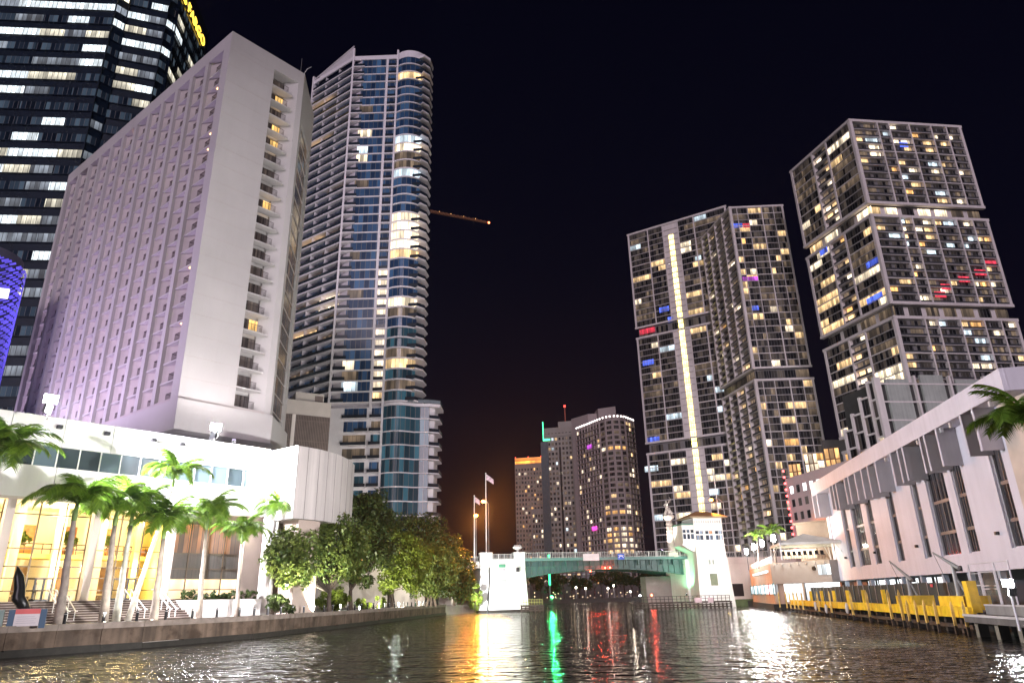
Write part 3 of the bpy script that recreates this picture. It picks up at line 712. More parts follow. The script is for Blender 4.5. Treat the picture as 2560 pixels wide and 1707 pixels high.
def blob_tree(name, label, base, clumps, fork, leaf, seed, size=0.30, dens=1.0, group=None, cat='tree', stems=1, trunk_r=0.28):
    """clumps: (centre, radius) of the leafy masses in world space; each is filled with leaf-sized faces"""
    rn = np.random.default_rng(seed); base = Vector(base)
    root = thing(name, label, cat, base, group)
    V = []; Fc = []
    for c, r in clumps:
        n = int(230*dens*r*r)
        # lumpy shell with inner leaves: smaller sprays sit on the ball
        ns = max(6, int(7*r)); d = rn.normal(size=(ns,3)); d /= np.linalg.norm(d,axis=1)[:,None]
        sp_c = np.array(c)+d*r*rn.uniform(0.45,0.92,(ns,1))*np.array([1,1,0.85]); sr = r*rn.uniform(0.28,0.5,ns)
        pick = rn.integers(0, ns, n); u = rn.normal(size=(n,3)); u /= np.linalg.norm(u,axis=1)[:,None]
        P = sp_c[pick]+u*(sr[pick]*rn.uniform(0.35,1.0,n)**0.5)[:,None]
        nrm = u*0.7+rn.normal(size=(n,3))*0.6+np.array([0,0,0.4]); nrm /= np.linalg.norm(nrm,axis=1)[:,None]
        t = np.cross(nrm, rn.normal(size=(n,3))); t /= np.linalg.norm(t,axis=1)[:,None]; b = np.cross(nrm, t)
        s = size*rn.uniform(0.6,1.25,n)[:,None]
        q = np.stack([P-t*s*0.62, P+b*s*0.30, P+t*s*0.62, P-b*s*0.30], 1).reshape(-1,3)
        o = sum(len(x) for x in V); V.append(q); Fc.append(np.arange(o, o+4*n).reshape(-1,4))
    V = np.concatenate(V)-np.array(base); Fc = np.concatenate(Fc)
    me = bpy.data.meshes.new('crown'); me.from_pydata(V.tolist(), [], Fc.tolist()); me.materials.append(leaf)
    place('crown', me, root, base)
    tr = MB(); fk = Vector(fork)
    for s in range(stems):
        o = Vector((0,0,0)) if s == 0 else Vector((rn.uniform(-0.9,0.9), rn.uniform(-0.9,0.9), 0))
        f2 = fk+o*0.6
        tr.tube([base+o, base+o+(f2-base-o)*0.5+Vector((rn.uniform(-.1,.1),0,0)), f2], [trunk_r*1.25, trunk_r*0.95, trunk_r*0.85], 9)
    for i, (c, r) in enumerate(clumps):
        c = Vector(c); mid = fk.lerp(c, 0.5)+Vector((rn.uniform(-.3,.3), rn.uniform(-.3,.3), -0.25))
        tr.tube([fk+Vector((0,0,-0.1)), mid, c+Vector((0,0,r*0.3))], [trunk_r*0.55, trunk_r*0.32, 0.04], 6)
        for j in range(2):
            e_ = c+Vector((rn.uniform(-r,r)*0.6, rn.uniform(-r,r)*0.6, rn.uniform(-.2,.6)*r)); tr.tube([mid, e_], [trunk_r*0.25, 0.03], 5)
    tr.build('trunk', BARK, root, smooth=True)
    return root

# ================================================================== TOWERS
def facade(root, W, P0, P1, z0, z1, n, bays, rec, slab_t=0.22, wall=TWALL, slab=SLAB, pil=FRAME, pw=0.5, prob=0.2, pal=None, seed=1,
           rail=True, thick=(), wh=None, two=0.5, glassm=DGLASS, margin=0.25, full=False, dimp=0.15, frame=0.9, fz=True):
    """a face of repeated storeys: bays = list of (width, kind) with kind B balcony, G flush glass, S solid"""
    f = Face(root, P0, P1); rn = random.Random(seed); tot = sum(b[0] for b in bays); k_ = f.L/tot; fh = (z1-z0)/n
    pal = pal or [WARM, PALE, WARM, AMBER]
    rl = MB(); x = 0.0
    for bi, (bw, kind) in enumerate(bays):
        bw *= k_; r = rec if kind == 'B' else 0.32
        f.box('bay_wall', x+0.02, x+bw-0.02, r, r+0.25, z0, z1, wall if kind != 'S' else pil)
        if kind != 'S':
            for k in range(n):
                za, zb = z0+k*fh+0.12, z0+(k+1)*fh-slab_t-0.12
                a, b = x+margin, x+bw-margin
                segs = []
                if full or kind == 'G':
                    m_ = glassm; q = rn.random()
                    if q < prob: m_ = rn.choice(pal)
                    elif q < prob+dimp: m_ = DIM
                    if m_ is not glassm and rn.random() < 0.6 and b-a > 4:
                        c = a+(b-a)*rn.uniform(0.35,0.7)
                        segs = [(a,c-0.05,m_),(c+0.05,b,glassm)] if rn.random() < 0.5 else [(a,c-0.05,glassm),(c+0.05,b,m_)]
                    else: segs = [(a,b,m_)]
                else:
                    w1 = (b-a)*rn.uniform(0.30,0.42); o = a+(b-a)*0.06
                    for (u,v) in ((o,o+w1),(o+w1+(b-a)*0.12,b-(b-a)*0.05)):
                        q = rn.random(); m_ = rn.choice(pal) if q < prob else (DIM if q < prob+dimp else glassm)
                        segs.append((u,v,m_))
                for u, v, m_ in segs: W.add(f, u, v, r-0.07, r-0.01, za, zb if wh is None else za+wh, m_)
                if rail and kind == 'B':
                    rl.box(x+0.1, x+bw-0.1, 0.08, 0.11, z0+k*fh+0.02, z0+k*fh+0.72)
        x += bw
    for k in range(1, n):
        z = z0+k*fh; big = k in thick
        f.box('floor_slab', 0.05, f.L-0.05, -0.02 if not big else -0.12, rec, z-slab_t-(0.12 if big else 0), z, pil if big else slab)
    x = 0.0
    for i in range(len(bays)+1):
        w_ = pw if 0 < i < len(bays) else frame
        a = max(0.0, min(f.L-w_, x-w_/2)); f.box('pillar', a, a+w_, -0.14, rec, z0, z1, pil)
        if i < len(bays): x += bays[i][0]*k_
    if fz:
        f.box('frame_beam', -0.3, f.L+0.3, -0.2, rec, z1-0.01, z1+frame, pil); f.box('frame_beam', -0.3, f.L+0.3, -0.2, rec, z0-frame, z0+0.01, pil)
    if rl.v: f.mb(rl, 'balcony_railing', mat('balcony_glass_rail', (0.06,0.062,0.07), 0.15, spec=0.5), 'stuff')
    return f
def inset(poly, d):
    """shrink a convex counter-clockwise polygon by d"""
    k = len(poly); area = sum(poly[i][0]*poly[(i+1)%k][1]-poly[(i+1)%k][0]*poly[i][1] for i in range(k))
    if area < 0: poly = poly[::-1]
    res = []
    for i in range(k):
        a, b, c = Vector(poly[i-1]), Vector(poly[i]), Vector(poly[(i+1)%k])
        n1 = Vector((-(b-a).y, (b-a).x)).normalized(); n2 = Vector((-(c-b).y, (c-b).x)).normalized()
        h = (n1+n2); h = h/max(0.3, h.dot(n1)); res.append(tuple(b+h*d))
    return res

# ---- right: grid tower nearest the right edge
def tower_c():
    C0, C1, C2 = (116.1,245.2), (125.6,212.3), (169.9,217.8)
    C3 = (C2[0]-9.5+2, C2[1]+33)
    root = thing('grid_tower', 'tall pale framed balcony tower furthest right in three stacked boxes', 'apartment tower', (140,225,1.2)); W = Wins(root)
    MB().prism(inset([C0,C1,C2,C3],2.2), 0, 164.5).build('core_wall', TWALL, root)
    MB().prism(inset([C0,C1,C2,C3],0.3), 164.2, 165.6).build('roof', FRAME, root)
    pal = [WARM, PALE, WARM, AMBER, PALE, COOL]
    rb = [(10.8,'B'),(4.6,'B'),(8.1,'B'),(8.7,'B'),(6.2,'B'),(6.2,'B')]; lb = [(13,'G'),(8,'B'),(13.2,'G')]
    secs = [(130.6,164.2,11),(92.4,124.4,11),(54.0,86.2,11),(14.0,48.0,11)]
    for i, (a, b, n) in enumerate(secs):
        facade(root, W, C1, C2, a, b, n, rb, 1.0, prob=0.24, pal=pal, seed=20+i, thick=(3,7), dimp=0.16, frame=1.0)
        facade(root, W, C0, C1, a, b, n, lb, 1.3, prob=0.26, pal=[WARM,PALE,PALE,AMBER,WARM] if i else [WARM,PALE], seed=30+i, thick=(4,8), dimp=0.22, frame=1.0, pw=0.7)
        if i < 3:
            z1 = a-1.0; z0 = secs[i+1][1]+1.0
            for P, Q, nb in ((C0,C1,4),(C1,C2,7)):
                f = Face(root, P, Q)
                for j in range(nb):
                    w = f.L/nb; W.add(f, j*w+0.9, (j+1)*w-0.9, 1.85, 1.95, z0+0.2, z1-0.2, random.Random(i*31+j).choice([DGLASS,PALE,DGLASS,WARM,DIM]))
                f.box('recessed_wall', 1.5, f.L-1.5, 1.96, 2.15, z0, z1, FRAME)
    # few coloured rooms seen in the photograph
    fr = Face(root, C1, C2); fl = Face(root, C0, C1)
    for f, (px, py), m_, w in ((fr,(2260,361),BLUE,3.2),(fl,(2182,655),BLUE,6.5),(fl,(2058,628),BLUE,4.0),(fl,(2185,745),BLUE,7.0),(fr,(2478,658),RED,4.2),(fr,(2452,680),RED,4.2),(fr,(2411,697),RED,4.0),(fr,(2366,716),RED,3.5),(fr,(2352,735),RED,4.0),(fr,(2330,632),COOL,3.2),(fr,(2378,615),COOL,3.0)):
        x, z = f.x_of(px, py); W.add(f, x-w/2, x+w/2, 0.16, 0.24, z-1.1, z+1.0, m_)
    # low podium in front: pale slabs between dark slots
    P1 = at(2189, 943, 205); zt = P1.z; P1 = xy(P1)
    P2 = xy(Vector((*P1,0))+azd(84)*46); P0 = xy(Vector((*P1,0))+azd(-14)*16); P3 = (P2[0], P2[1]+14)
    MB().prism(inset([P0,P1,P2,P3],0.8), 0, zt-1.2).build('podium_core', mat('podium_dark',(0.05,0.05,0.05),0.6), root)
    f = Face(root, P1, P2); PG = mat('podium_panel', (0.40,0.42,0.40), 0.8, var=0.08, scale=0.5, streak=0.2)
    x = 2.6; i = 0
    while x < f.L-8:
        f.box('concrete_panel', x, x+6.6, 0.0, 0.75, 0, zt-0.4+(i%2)*1.2, PG); x += 10.2; i += 1
        f.box('pier', x-2.1, x-1.5, -0.25, 0.75, 0, zt+0.6, FRAME)
    for k in range(7): f.box('string_course', 0, f.L, -0.12, 0.1, zt-2.0-k*5.0, zt-1.6-k*5.0, FRAME)
    f.box('corner_pier', -0.9, 0.9, -0.3, 0.7, 0, zt, FRAME)
    f = Face(root, P0, P1)
    for j in range(4):
        x = f.L*(j)/4; f.box('pier', x, x+0.7, -0.25, 0.7, 0, zt-3.6*(3-j), FRAME)
        for k in range(8):
            z = zt-5.4-3.6*(3-j)-k*5.0
            if z > 0:
                W.add(f, x+0.8, x+f.L/4-0.1, 0.3, 0.4, z, z+4.4, random.Random(j*9+k).choice([DGLASS,DGLASS,PALE,WARM]) if k > 1 else DGLASS)
                f.box('string_course', x, x+f.L/4, -0.1, 0.5, z+4.4, z+4.9, FRAME)
    W.done()
tower_c()

# ---- right of the river: slab with the bright stair strip, and the balcony tower in front of it
A0, A1 = (61.9,323.8), (105.8,296.5)
B0, B1, B2 = (93.1,300.9), (98.4,271.6), (122.0,270.6)
def tower_a():
    root = thing('strip_tower', 'dark grid tower with a bright yellow light strip running down its face', 'apartment tower', (85,315,1.2)); W = Wins(root)
    A2 = (A1[0]+11, A1[1]+18); A3 = (A0[0]+11, A0[1]+18)
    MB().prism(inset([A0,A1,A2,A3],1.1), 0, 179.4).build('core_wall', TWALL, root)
    STR = lit('stair_strip_light', (1.0, 0.80, 0.26), 5.0, pane=1.1, dark=0.85, vgrad=0.3, mull=0.12, nscale=0.6)
    bays = [(11,'G'),(8,'G'),(8,'S'),(8.2,'G'),(16.5,'G')]
    pal = [WARM, PALE, WARM, COOL]
    for i, (a, b, n) in enumerate([(128.0,179.6,17),(70.0,121.6,17),(13.0,64.0,17)]):
        f = facade(root, W, A0, A1, a, b, n, bays, 0.45, prob=0.21, pal=pal, seed=50+i, rail=False, thick=(5,11), frame=0.9, pw=0.55, dimp=0.2, slab_t=0.3)
        if i < 2:
            f.box('recessed_wall', 1.2, f.L-1.2, 1.0, 1.3, a-6, a-0.8, TWALL)
            for j in range(6): W.add(f, 2+j*8.2, 8+j*8.2, 0.92, 1.0, a-5.2, a-1.6, DGLASS)
    x0 = f.L*(19+2.9)/51.7
    fh = 51.6/17; z = 10.0; top = 171.0
    while z < top:
        f.box('stair_window', x0, x0+2.3, 0.16, 0.3, z, z+fh-0.34, STR); z += fh
    for (px, py), m_, w in (((1618,826),RED,8.0),((1620,905),BLUE,6.0),((1660,772),BLUE,5.0),((1676,797),BLUE,2.6),((1628,1170),COOL,6.5),((1633,1098),BLUE,6.0),((1745,645),COOL,3.0)):
        x, zz = f.x_of(px, py); W.add(f, x-w/2, x+w/2, 0.1, 0.16, zz-1.5, zz+1.1, m_)
    W.done()
def tower_b():
    root = thing('balcony_tower', 'grey tower with shadowed balcony bays in front of the light strip slab', 'apartment tower', (108,285,1.2)); W = Wins(root)
    B3 = (B2[0]-4, B2[1]+30)
    MB().prism(inset([B0,B1,B2,B3],2.2), 0, 164).build('core_wall', TWALL, root)
    MB().prism(inset([B0,B1,B2,B3],0.3), 163.9, 165.0).build('roof', FRAME, root)
    for i, (a, b, n) in enumerate([(89.4,163.9,25),(9.0,83.4,25)]):
        facade(root, W, B0, B1, a, b, n, [(7,'B'),(7,'B'),(7,'B'),(8,'B')], 1.4, prob=0.10, pal=[WARM,AMBER,PALE], seed=60+i, pw=0.6, dimp=0.2)
        f = facade(root, W, B1, B2, a, b, n, [(3.2,'G'),(4.6,'G'),(6.0,'G'),(5.2,'G'),(4.4,'G')], 0.4, prob=0.24, pal=[WARM,PALE,WARM,AMBER], seed=70+i, rail=False, pw=0.22, thick=(2,4,6,8,10,12,14,16,18,20,22,24), frame=0.8, dimp=0.22, slab_t=0.2)
        f.box('pillar', f.L*0.58, f.L*0.58+0.45, -0.25, 0.3, a, b, FRAME)
        if i == 0:
            for P, Q in ((B0,B1),(B1,B2)):
                g = Face(root, P, Q); g.box('recessed_wall', 0.9, g.L-0.9, 1.2, 2.1, 84.2, 88.6, TWALL)
                for j in range(4): W.add(g, 1.2+j*(g.L-2)/4, 1.0+(j+1)*(g.L-2)/4, 1.12, 1.2, 84.8, 88.0, DIM if j == 3 else DGLASS)
    for (px, py), m_, w in (((1842,564),BLUE,5.0),((1866,564),RED,3.0),((1876,697),PURPLE,6.5),((1888,770),BLUE,3.0)):
        x, zz = f.x_of(px, py); W.add(f, x-w/2, x+w/2, 0.05, 0.12, zz-1.0, zz+1.1, m_)
    # lower blank wing to the right
    q = Face(root, (120.5,268.5), (131,268.5)); q.box('blank_wall', 0, q.L, 0, 20, 0, 58, mat('blank_grey_wall',(0.24,0.22,0.23),0.85))
    for k in range(3): q.box('string_course', 0, q.L, -0.15, 0.1, 14+k*16, 14.5+k*16, FRAME)
    W.done()
tower_a(); tower_b()

# ---- left: condominium tower with the curved corner
def epic():
    E0, E1, E2 = (-64.4,187.4), (-48.7,176.5), (-34.0,176.2)
    root = thing('curved_tower', 'tall lilac condominium tower with rounded blue glass corner and zigzag balconies', 'apartment tower', (-42,188,1.75)); W = Wins(root)
    WC = mat('lilac_white_slab', (0.80,0.76,0.82), 0.7, var=0.05, scale=0.2); WD = mat('condo_soffit', (0.60,0.56,0.62), 0.8)
    BG = glass('blue_condo_glass', (0.018,0.050,0.125), rough=0.2, spec=0.35, gs=1.0, glow=(0.03,0.06,0.11), pane=1.4, pv=(0.7,1.2))
    TG = glass('teal_condo_glass', (0.020,0.058,0.090), rough=0.2, spec=0.35, gs=1.0, glow=(0.03,0.09,0.12), pane=1.2, pv=(0.82,1.15))
    RG = mat('dark_glass_rail', (0.018,0.026,0.04), 0.2, spec=0.5)
    C = Vector((-30.6,181.2,0)); RR = 5.6
    arcp = lambda r, a: (C.x+r*math.cos(R(a)), C.y+r*math.sin(R(a)))
    z0, z1, n = 52.0, 165.0, 38; fh = (z1-z0)/n
    MB().prism(inset([E0,E1,E2,(-25.5,179),(-25.5,196),(-58,203)],2.0), 6, 163).build('core_wall', WD, root)
    ff = Face(root, E1, E2); fl = Face(root, E0, E1); L = ff.L
    EL = [PALE, WARM, PALE, COOL]
    rn = random.Random(5)
    bay_lit = {35:WARM, 27:COOL, 26:PALE, 23:COOL, 18:PALE, 17:PALE, 16:PALE, 15:PALE, 14:WARM, 9:PALE, 3:WARM, 25:DIM, 24:DIM, 8:DIM, 4:DIM, 1:DIM}
    arc_n = 9; aa = [233+ (333-233)*i/arc_n for i in range(arc_n+1)]
    for k in range(n):
        z = z0+k*fh
        ring = [E0, E1, E2]+[arcp(RR+0.45,a) for a in aa[1:]]
        # front slab with the bay ring and the pointed balcony beyond it
        MB().prism([(E1[0]+0.4,E1[1]),(E2[0],E2[1])]+[arcp(RR+0.4,a) for a in aa[1:-2]]+[(-25.9,175.6),(-24.1,177.6),(-23.6,181.6),(-26,186),(-45,190)], z-0.36, z).build('floor_slab', WC, root)
        fl.box('floor_slab', 0, fl.L, -0.1, 2.2, z-0.42, z, WC)
        # left face: deep balconies, dark rail, partitions
        fl.box('balcony_rail', 0.05, fl.L-0.3, 0.0, 0.05, z+0.02, z+0.95, RG)
        W.add(fl, 0.3, fl.L*0.5, 1.95, 2.05, z+0.1, z+fh-0.5, WARM if rn.random() < 0.10 else (DIM if rn.random() < 0.1 else BG))
        W.add(fl, fl.L*0.5+0.3, fl.L-0.3, 1.95, 2.05, z+0.1, z+fh-0.5, PALE if rn.random() < 0.08 else (DIM if rn.random() < 0.1 else BG))
        if k % 1 == 0:
            for x in (fl.L*0.33, fl.L*0.66): fl.box('partition', x, x+0.15, 0.12, 1.94, z, z+fh-0.43, WC)
        # front: glass strip, pier, small window with balcony
        q = rn.random(); m_ = BG
        if k in (28,26): m_ = PALE if k == 28 else COOL
        elif q < 0.14: m_ = rn.choice(EL)
        elif q < 0.30: m_ = DIM
        a, b = L*0.21, L*0.73
        if m_ is BG: W.add(ff, a, b, 0.25, 0.33, z+0.05, z+fh-0.4, BG)
        else:
            c = a+(b-a)*rn.uniform(0.35,0.6); W.add(ff, a+(0.0), c, 0.25, 0.33, z+0.05, z+fh-0.4, m_); W.add(ff, c+0.05, b, 0.25, 0.33, z+0.05, z+fh-0.4, BG)
        ff.box('balcony_rail', 0.5, L*0.27, -0.25, -0.19, z+0.02, z+0.95, RG)
        ff.box('side_balcony', 0.35, L*0.27, -0.3, 1.0, z-0.3, z-0.001+0.012, WC)
        mm = MB().prism([(0.4,1.9),(L*0.21,0.25),(L*0.21,0.6),(0.4,2.3)], z+0.01, z+fh-0.4); ff.mb(mm, 'chamfer_wall', WD)
        W.add(ff, L*0.79, L*0.955, 0.5, 0.58, z+0.15, z+fh-0.5, (PALE if k < 13 and rn.random() < 0.75 else (WARM if rn.random() < 0.08 else BG)))
        ff.box('balcony_rail', L*0.785, L*0.96, 0.0, 0.05, z+0.02, z+0.85, RG)
        # the rounded bay
        mb = MB(); pts = [arcp(RR,a) for a in aa[:-1]]
        pin = [arcp(RR-0.15,a) for a in aa[:-1]][::-1]
        mb.prism(pts+pin, z+0.0, z+fh-0.37)
        lm = bay_lit.get(k, BG if k > 6 else TG)
        me = mb.mesh('bay_window', lm); o = place('bay_window', me, root, (0,0,0))
        # rail of the pointed balcony
        m2 = MB()
        for p, q2 in (((-28.4,175.95),(-25.9,175.65)),((-25.9,175.65),(-24.15,177.6)),((-24.15,177.6),(-23.65,181.5))): m2.obox((*p,z+0.48),(*q2,z+0.48),0.06,0.92)
        m2.build('balcony_rail', RG, root)
    ff.box('pillar', 0.0, 0.55, -0.35, 0.6, 50, z1+4.2, WC); ff.box('pillar', L*0.735, L*0.785, 0.05, 0.6, 50, z1, WC); ff.box('pillar', L*0.962, L, -0.2, 0.6, 12, z1+3, WC)
    ff.box('parapet', 0.5, L*0.96, 0.0, 0.5, z1-0.38, z1+1.2, WC)
    fl.box('pillar', -0.3, 0.3, -0.2, 2.0, 40, z1+3, WC)
    MB().prism([arcp(RR+0.1,a) for a in aa], z1-0.36, z1+2.2).build('bay_parapet', WC, root)
    MB().prism([(-27.6,176.5),(-25.9,175.6),(-24.1,177.6),(-23.6,181.6),(-26,186)], z1-0.36, z1+0.6).build('balcony_roof', WC, root)
    # slanting roof screen of slats above the left face
    fl.box('roof_wall', 0.0, fl.L, 0.1, 0.5, z1-0.1, z1+1.3, WC)
    for j in range(40):
        x = fl.L*(0.15+0.85*j/40); h = 0.6+3.2*(j/40); fl.box('screen_slat', x, x+0.16, 0.1, 0.3, z1+1.3, z1+1.3+h, WC)
    m_ = MB(); m_.obox(fl.w(0.1,0.2,z1+1.6)-fl.p, fl.w(fl.L,0.2,z1+5.4)-fl.p, 0.3, 0.3); m_.build('screen_rail', WC, root, fl.p)
    # ---- wide lower part behind the trees
    Z0, Z1, nn = 12.0, 51.0, 11; h = (Z1-Z0)/nn
    MB().prism([(E1[0]-0.2,E1[1]+0.5),(E2[0],E2[1]+0.45),(-33,182),(-45,190)], 4, 50.6).build('lower_wall', WC, root)
    wave = [arcp(RR+0.3,a) for a in aa[:6]]+[(-27.2,176.4),(-26.0,177.2),(-24.5,177.5),(-22.2,177.6)]
    wall = [(p[0], p[1]+0.9) for p in wave]
    MB().prism(wall+[(-22.2,190),(-40,190)], 2, 50.4).build('lower_core', WD, root)
    for k in range(nn):
        z = Z0+k*h; up_ = k
        MB().prism([(p[0],p[1]-0.25) for p in wave]+[(-21.6,178),(-22,186),(-38,186)], z-0.28, z).build('floor_slab', WC, root)
        g = MB(); ws = wave
        g.prism(ws+[(p[0],p[1]+0.15) for p in ws[::-1]], z, z+h-0.29); lmat = TG if k > 2 else BG
        place('bay_window', g.mesh('bay_window', lmat), root, (0,0,0))
        for (a, b, rr) in ((0.30,0.70,1),(0.79,0.955,1)):
            W.add(ff, L*a, L*b, 0.30, 0.42, z+0.2, z+h-0.7, rn.choice([TG,TG,BG,BG,DIM]))
            x0, x1 = (L*0.5, L*0.74) if (a < 0.5 and k % 2) else (L*a-0.4, L*b+0.25)
            ff.box('balcony_floor', x0, x1, -0.7, 0.3, z-0.1, z+0.08, WC)
            ff.box('balcony_rail', x0, x1, -0.72, -0.66, z+0.09, z+0.9, RG)
        # balconies at the right edge
        MB().prism([(-22.3,177.4),(-19.6,178.8),(-19.4,184),(-22.3,186)], z-0.28, z).build('balcony_floor', WC, root)
        m2 = MB(); m2.obox((-22.1,177.5,z+0.45),(-19.65,178.85,z+0.45),0.06,0.85); m2.obox((-19.65,178.85,z+0.45),(-19.45,183.9,z+0.45),0.06,0.85); m2.build('balcony_rail', RG, root)
    MB().prism([(-22.2,178.6),(-21.0,179.6),(-21,188),(-22.2,188)], 2, 51.5).build('side_wall', WC, root)
    MB().prism([(p[0],p[1]-0.3) for p in wave]+[(-19.4,178.6),(-19.2,185),(-40,186)], 51.0-0.4, 51.4).build('terrace', WC, root)
    tr = MB()
    for p, q2 in (((-28,175.9),(-22,177.3)),((-22,177.3),(-19.4,178.6)),((-19.4,178.6),(-19.3,184))): tr.obox((*p,52.4),(*q2,52.4),0.06,0.06); tr.obox((*p,51.9),(*q2,51.9),0.03,0.8)
    tr.build('terrace_rail', mat('clear_rail',(0.2,0.24,0.28),0.2), root)
    W.add(ff, L*1.28, L*1.5, -0.2, -0.05, 13.0, 16.0, PALE)
    W.done()
epic()
def annex():
    P0 = at(700, 1005, 145); P1 = at(828, 1008, 147); zt = P1.z
    root = thing('annex_building', 'beige annex with brown louvred panels between the hotel and the curved tower', 'building', (P0.x,P0.y,1.75))
    f = Face(root, xy(P0), xy(P1)); L = f.L
    f.box('wall', 0, L, 0, 14, 1.75, zt, mat('annex_beige',(0.50,0.45,0.44),0.8,var=0.05))
    f.box('roof_box', L*0.3, L*0.86, 0.6, 8, zt, zt+1.9, mat('annex_beige',(0.50,0.45,0.44),0.8)); f.box('vent', L*0.68, L*0.84, 0.5, 0.7, zt+0.2, zt+1.4, mat('louvre_brown',(0.17,0.13,0.125),0.7))
    xa, za = f.x_of(742,1036); xb, _ = f.x_of(826,1036); LV = mat('louvre_brown',(0.17,0.13,0.125),0.7)
    x = 0.2
    while x < xb-0.25:
        f.box('louvre', x, x+0.2, -0.14, -0.01, 8, za, LV); x += 0.33
    for q in range(4): f.box('louvre_rail', 0.1, xb, -0.17, -0.02, za-1.2-q*4.2, za-1.05-q*4.2, LV)
    f.box('louvre_back', 0.1, xb, -0.012, 0.02, 8, za, mat('louvre_dark',(0.07,0.055,0.055),0.8))
    f.box('corner_strip', xa-0.9, xa-0.2, -0.25, -0.18, 8, za, FRAME)
annex()

# ---- far left: dark glass office tower with the lit lettering
def office():
    Q1, Q2, Q3, Q4, Q5 = (-117.7,161.8), (-115.7,164.4), (-105.4,167.9), (-103.9,170.6), (-106.7,195.3)
    Q0 = xy(Vector((*Q1,0))-azd(85)*52); Q00 = (Q0[0]-4, Q0[1]+6)
    root = thing('office_tower', 'dark glass office tower with rows of lit windows and yellow lettering at its top edge', 'office tower', (-125,185,1.75)); W = Wins(root)
    DK = mat('dark_spandrel', (0.006,0.013,0.028), 0.25, var=0.2, spec=0.4)
    top = 196.5
    MB().prism(inset([Q0,Q1,Q2,Q3,Q4,Q5,(-165,200)],0.25), 0, top).build('core_wall', DK, root)
    OG = glass('office_glass', (0.010,0.022,0.045), rough=0.15, spec=0.4, gs=1.2, glow=(0.05,0.07,0.09), pane=1.25)
    OL = [lit('office_lit_cool', (0.86,0.95,1.0), 1.6, pane=1.25, dark=0.55, mull=0.1, vgrad=0.1), lit('office_lit_neutral', (1.0,0.93,0.74), 1.0, pane=1.25, dark=0.35, mull=0.1), lit('office_lit_dim', (0.75,0.85,1.0), 0.32, pane=1.25, dark=0.2, mull=0.1)]
    rn = random.Random(9); fh = 5.25
    faces = [(Face(root,Q0,Q1),[8,7,9,8,7,6,7],1.0), (Face(root,Q1,Q2),[3.2],0.8), (Face(root,Q2,Q3),[6,5],1.0), (Face(root,Q3,Q4),[3.0],0.6), (Face(root,Q4,Q5),[6,6,6,6],0.35)]
    for k in range(5, 37):
        z = 4+k*fh
        if z+3 > top-4: break
        rowp = rn.choice([0.1,0.35,0.7,0.25,0.5]) if k > 12 else 0.06
        for f, ws, pm in faces:
            t = sum(ws); x = 0
            for w in ws:
                w = w*f.L/t; q = rn.random()
                m_ = OL[0] if q < rowp*pm*0.5 else OL[1] if q < rowp*pm*0.85 else OL[2] if q < rowp*pm+0.25*pm else OG
                W.add(f, x+0.1, x+w-0.1, -0.02, 0.2, z, z+2.5, m_); x += w
            f.box('sill_band', 0, f.L, -0.16, 0.05, z-0.35, z-0.1, DK)
    for f, ws, pm in faces: f.box('corner_mullion', f.L-0.25, f.L+0.05, -0.3, 0.1, 0, top, DK)
    # lettering along the top edge of the right hand side
    f = faces[4][0]
    cu = bpy.data.curves.new('lettering', 'FONT'); cu.body = 'WELLS FARGO'; cu.size = 5.2; cu.extrude = 0.12; cu.space_character = 1.0; cu.offset = 0.05
    tmp = bpy.data.objects.new('tmp', cu); COL.objects.link(tmp); bpy.context.view_layer.update()
    me = bpy.data.meshes.new_from_object(tmp.evaluated_get(bpy.context.evaluated_depsgraph_get())); bpy.data.objects.remove(tmp); bpy.data.curves.remove(cu)
    me.name = 'lettering'; me.materials.clear(); me.materials.append(glow('sign_yellow', (1.0,0.62,0.06), 2.6, False))
    xs = [v.co.x for v in me.vertices]; wd = max(xs)-min(xs); xe, ze = f.x_of(512, 96)
    zl = 186.5
    o = place('lettering', me, root, f.w(xe-wd-0.2, -0.3, zl), rot=Euler((R(90),0,f.a)))
    W.done()
office()

# ---- purple LED screen block at the left edge
def led():
    c = at(-155, 1000, 138)
    root = thing('led_building', 'round block wrapped in a violet lit mesh screen at the left edge', 'building', (c.x,c.y,1.75))
    zt = at(20, 622, 132).z; rad = 7.2
    MB().tube([(c.x,c.y,1.75),(c.x,c.y,zt)], rad-0.6, 40).build('drum_wall', mat('drum_dark',(0.05,0.05,0.07),0.7), root)
    mb = MB(); rn = random.Random(4)
    nz = int((zt-14)/1.1)
    for j in range(nz):
        z = 14+j*1.1
        for i in range(64):
            a = 2*math.pi*(i+0.5*(j%2))/64+rn.uniform(-.02,.02)
            if math.cos(a)*(-c.x)+math.sin(a)*(-c.y) < -0.2*math.hypot(c.x,c.y): continue
            if rn.random() < 0.12: continue
            p = Vector((c.x+rad*math.cos(a), c.y+rad*math.sin(a), z)); t = Vector((-math.sin(a),math.cos(a),0))
            mb.obox(p-t*0.5+Vector((0,0,-0.35)), p+t*0.5+Vector((0,0,0.35)), 0.14, rn.uniform(0.18,0.42))
    mb.build('led_mesh', lit('led_violet', (0.13,0.09,1.0), 0.9, pane=200, dark=0.6, nscale=0.5, vgrad=0.0, mull=0.0), root, kind='stuff')
    p = at(-8, 731, 125); f = Face(root, (p.x-1.2,p.y-0.6), (p.x+1.4,p.y+0.6)); f.box('sign_panel', 0, f.L, 0, 0.2, p.z-0.8, p.z+0.8, glow('sign_white',(0.95,0.93,1.0),1.6,False))
led()

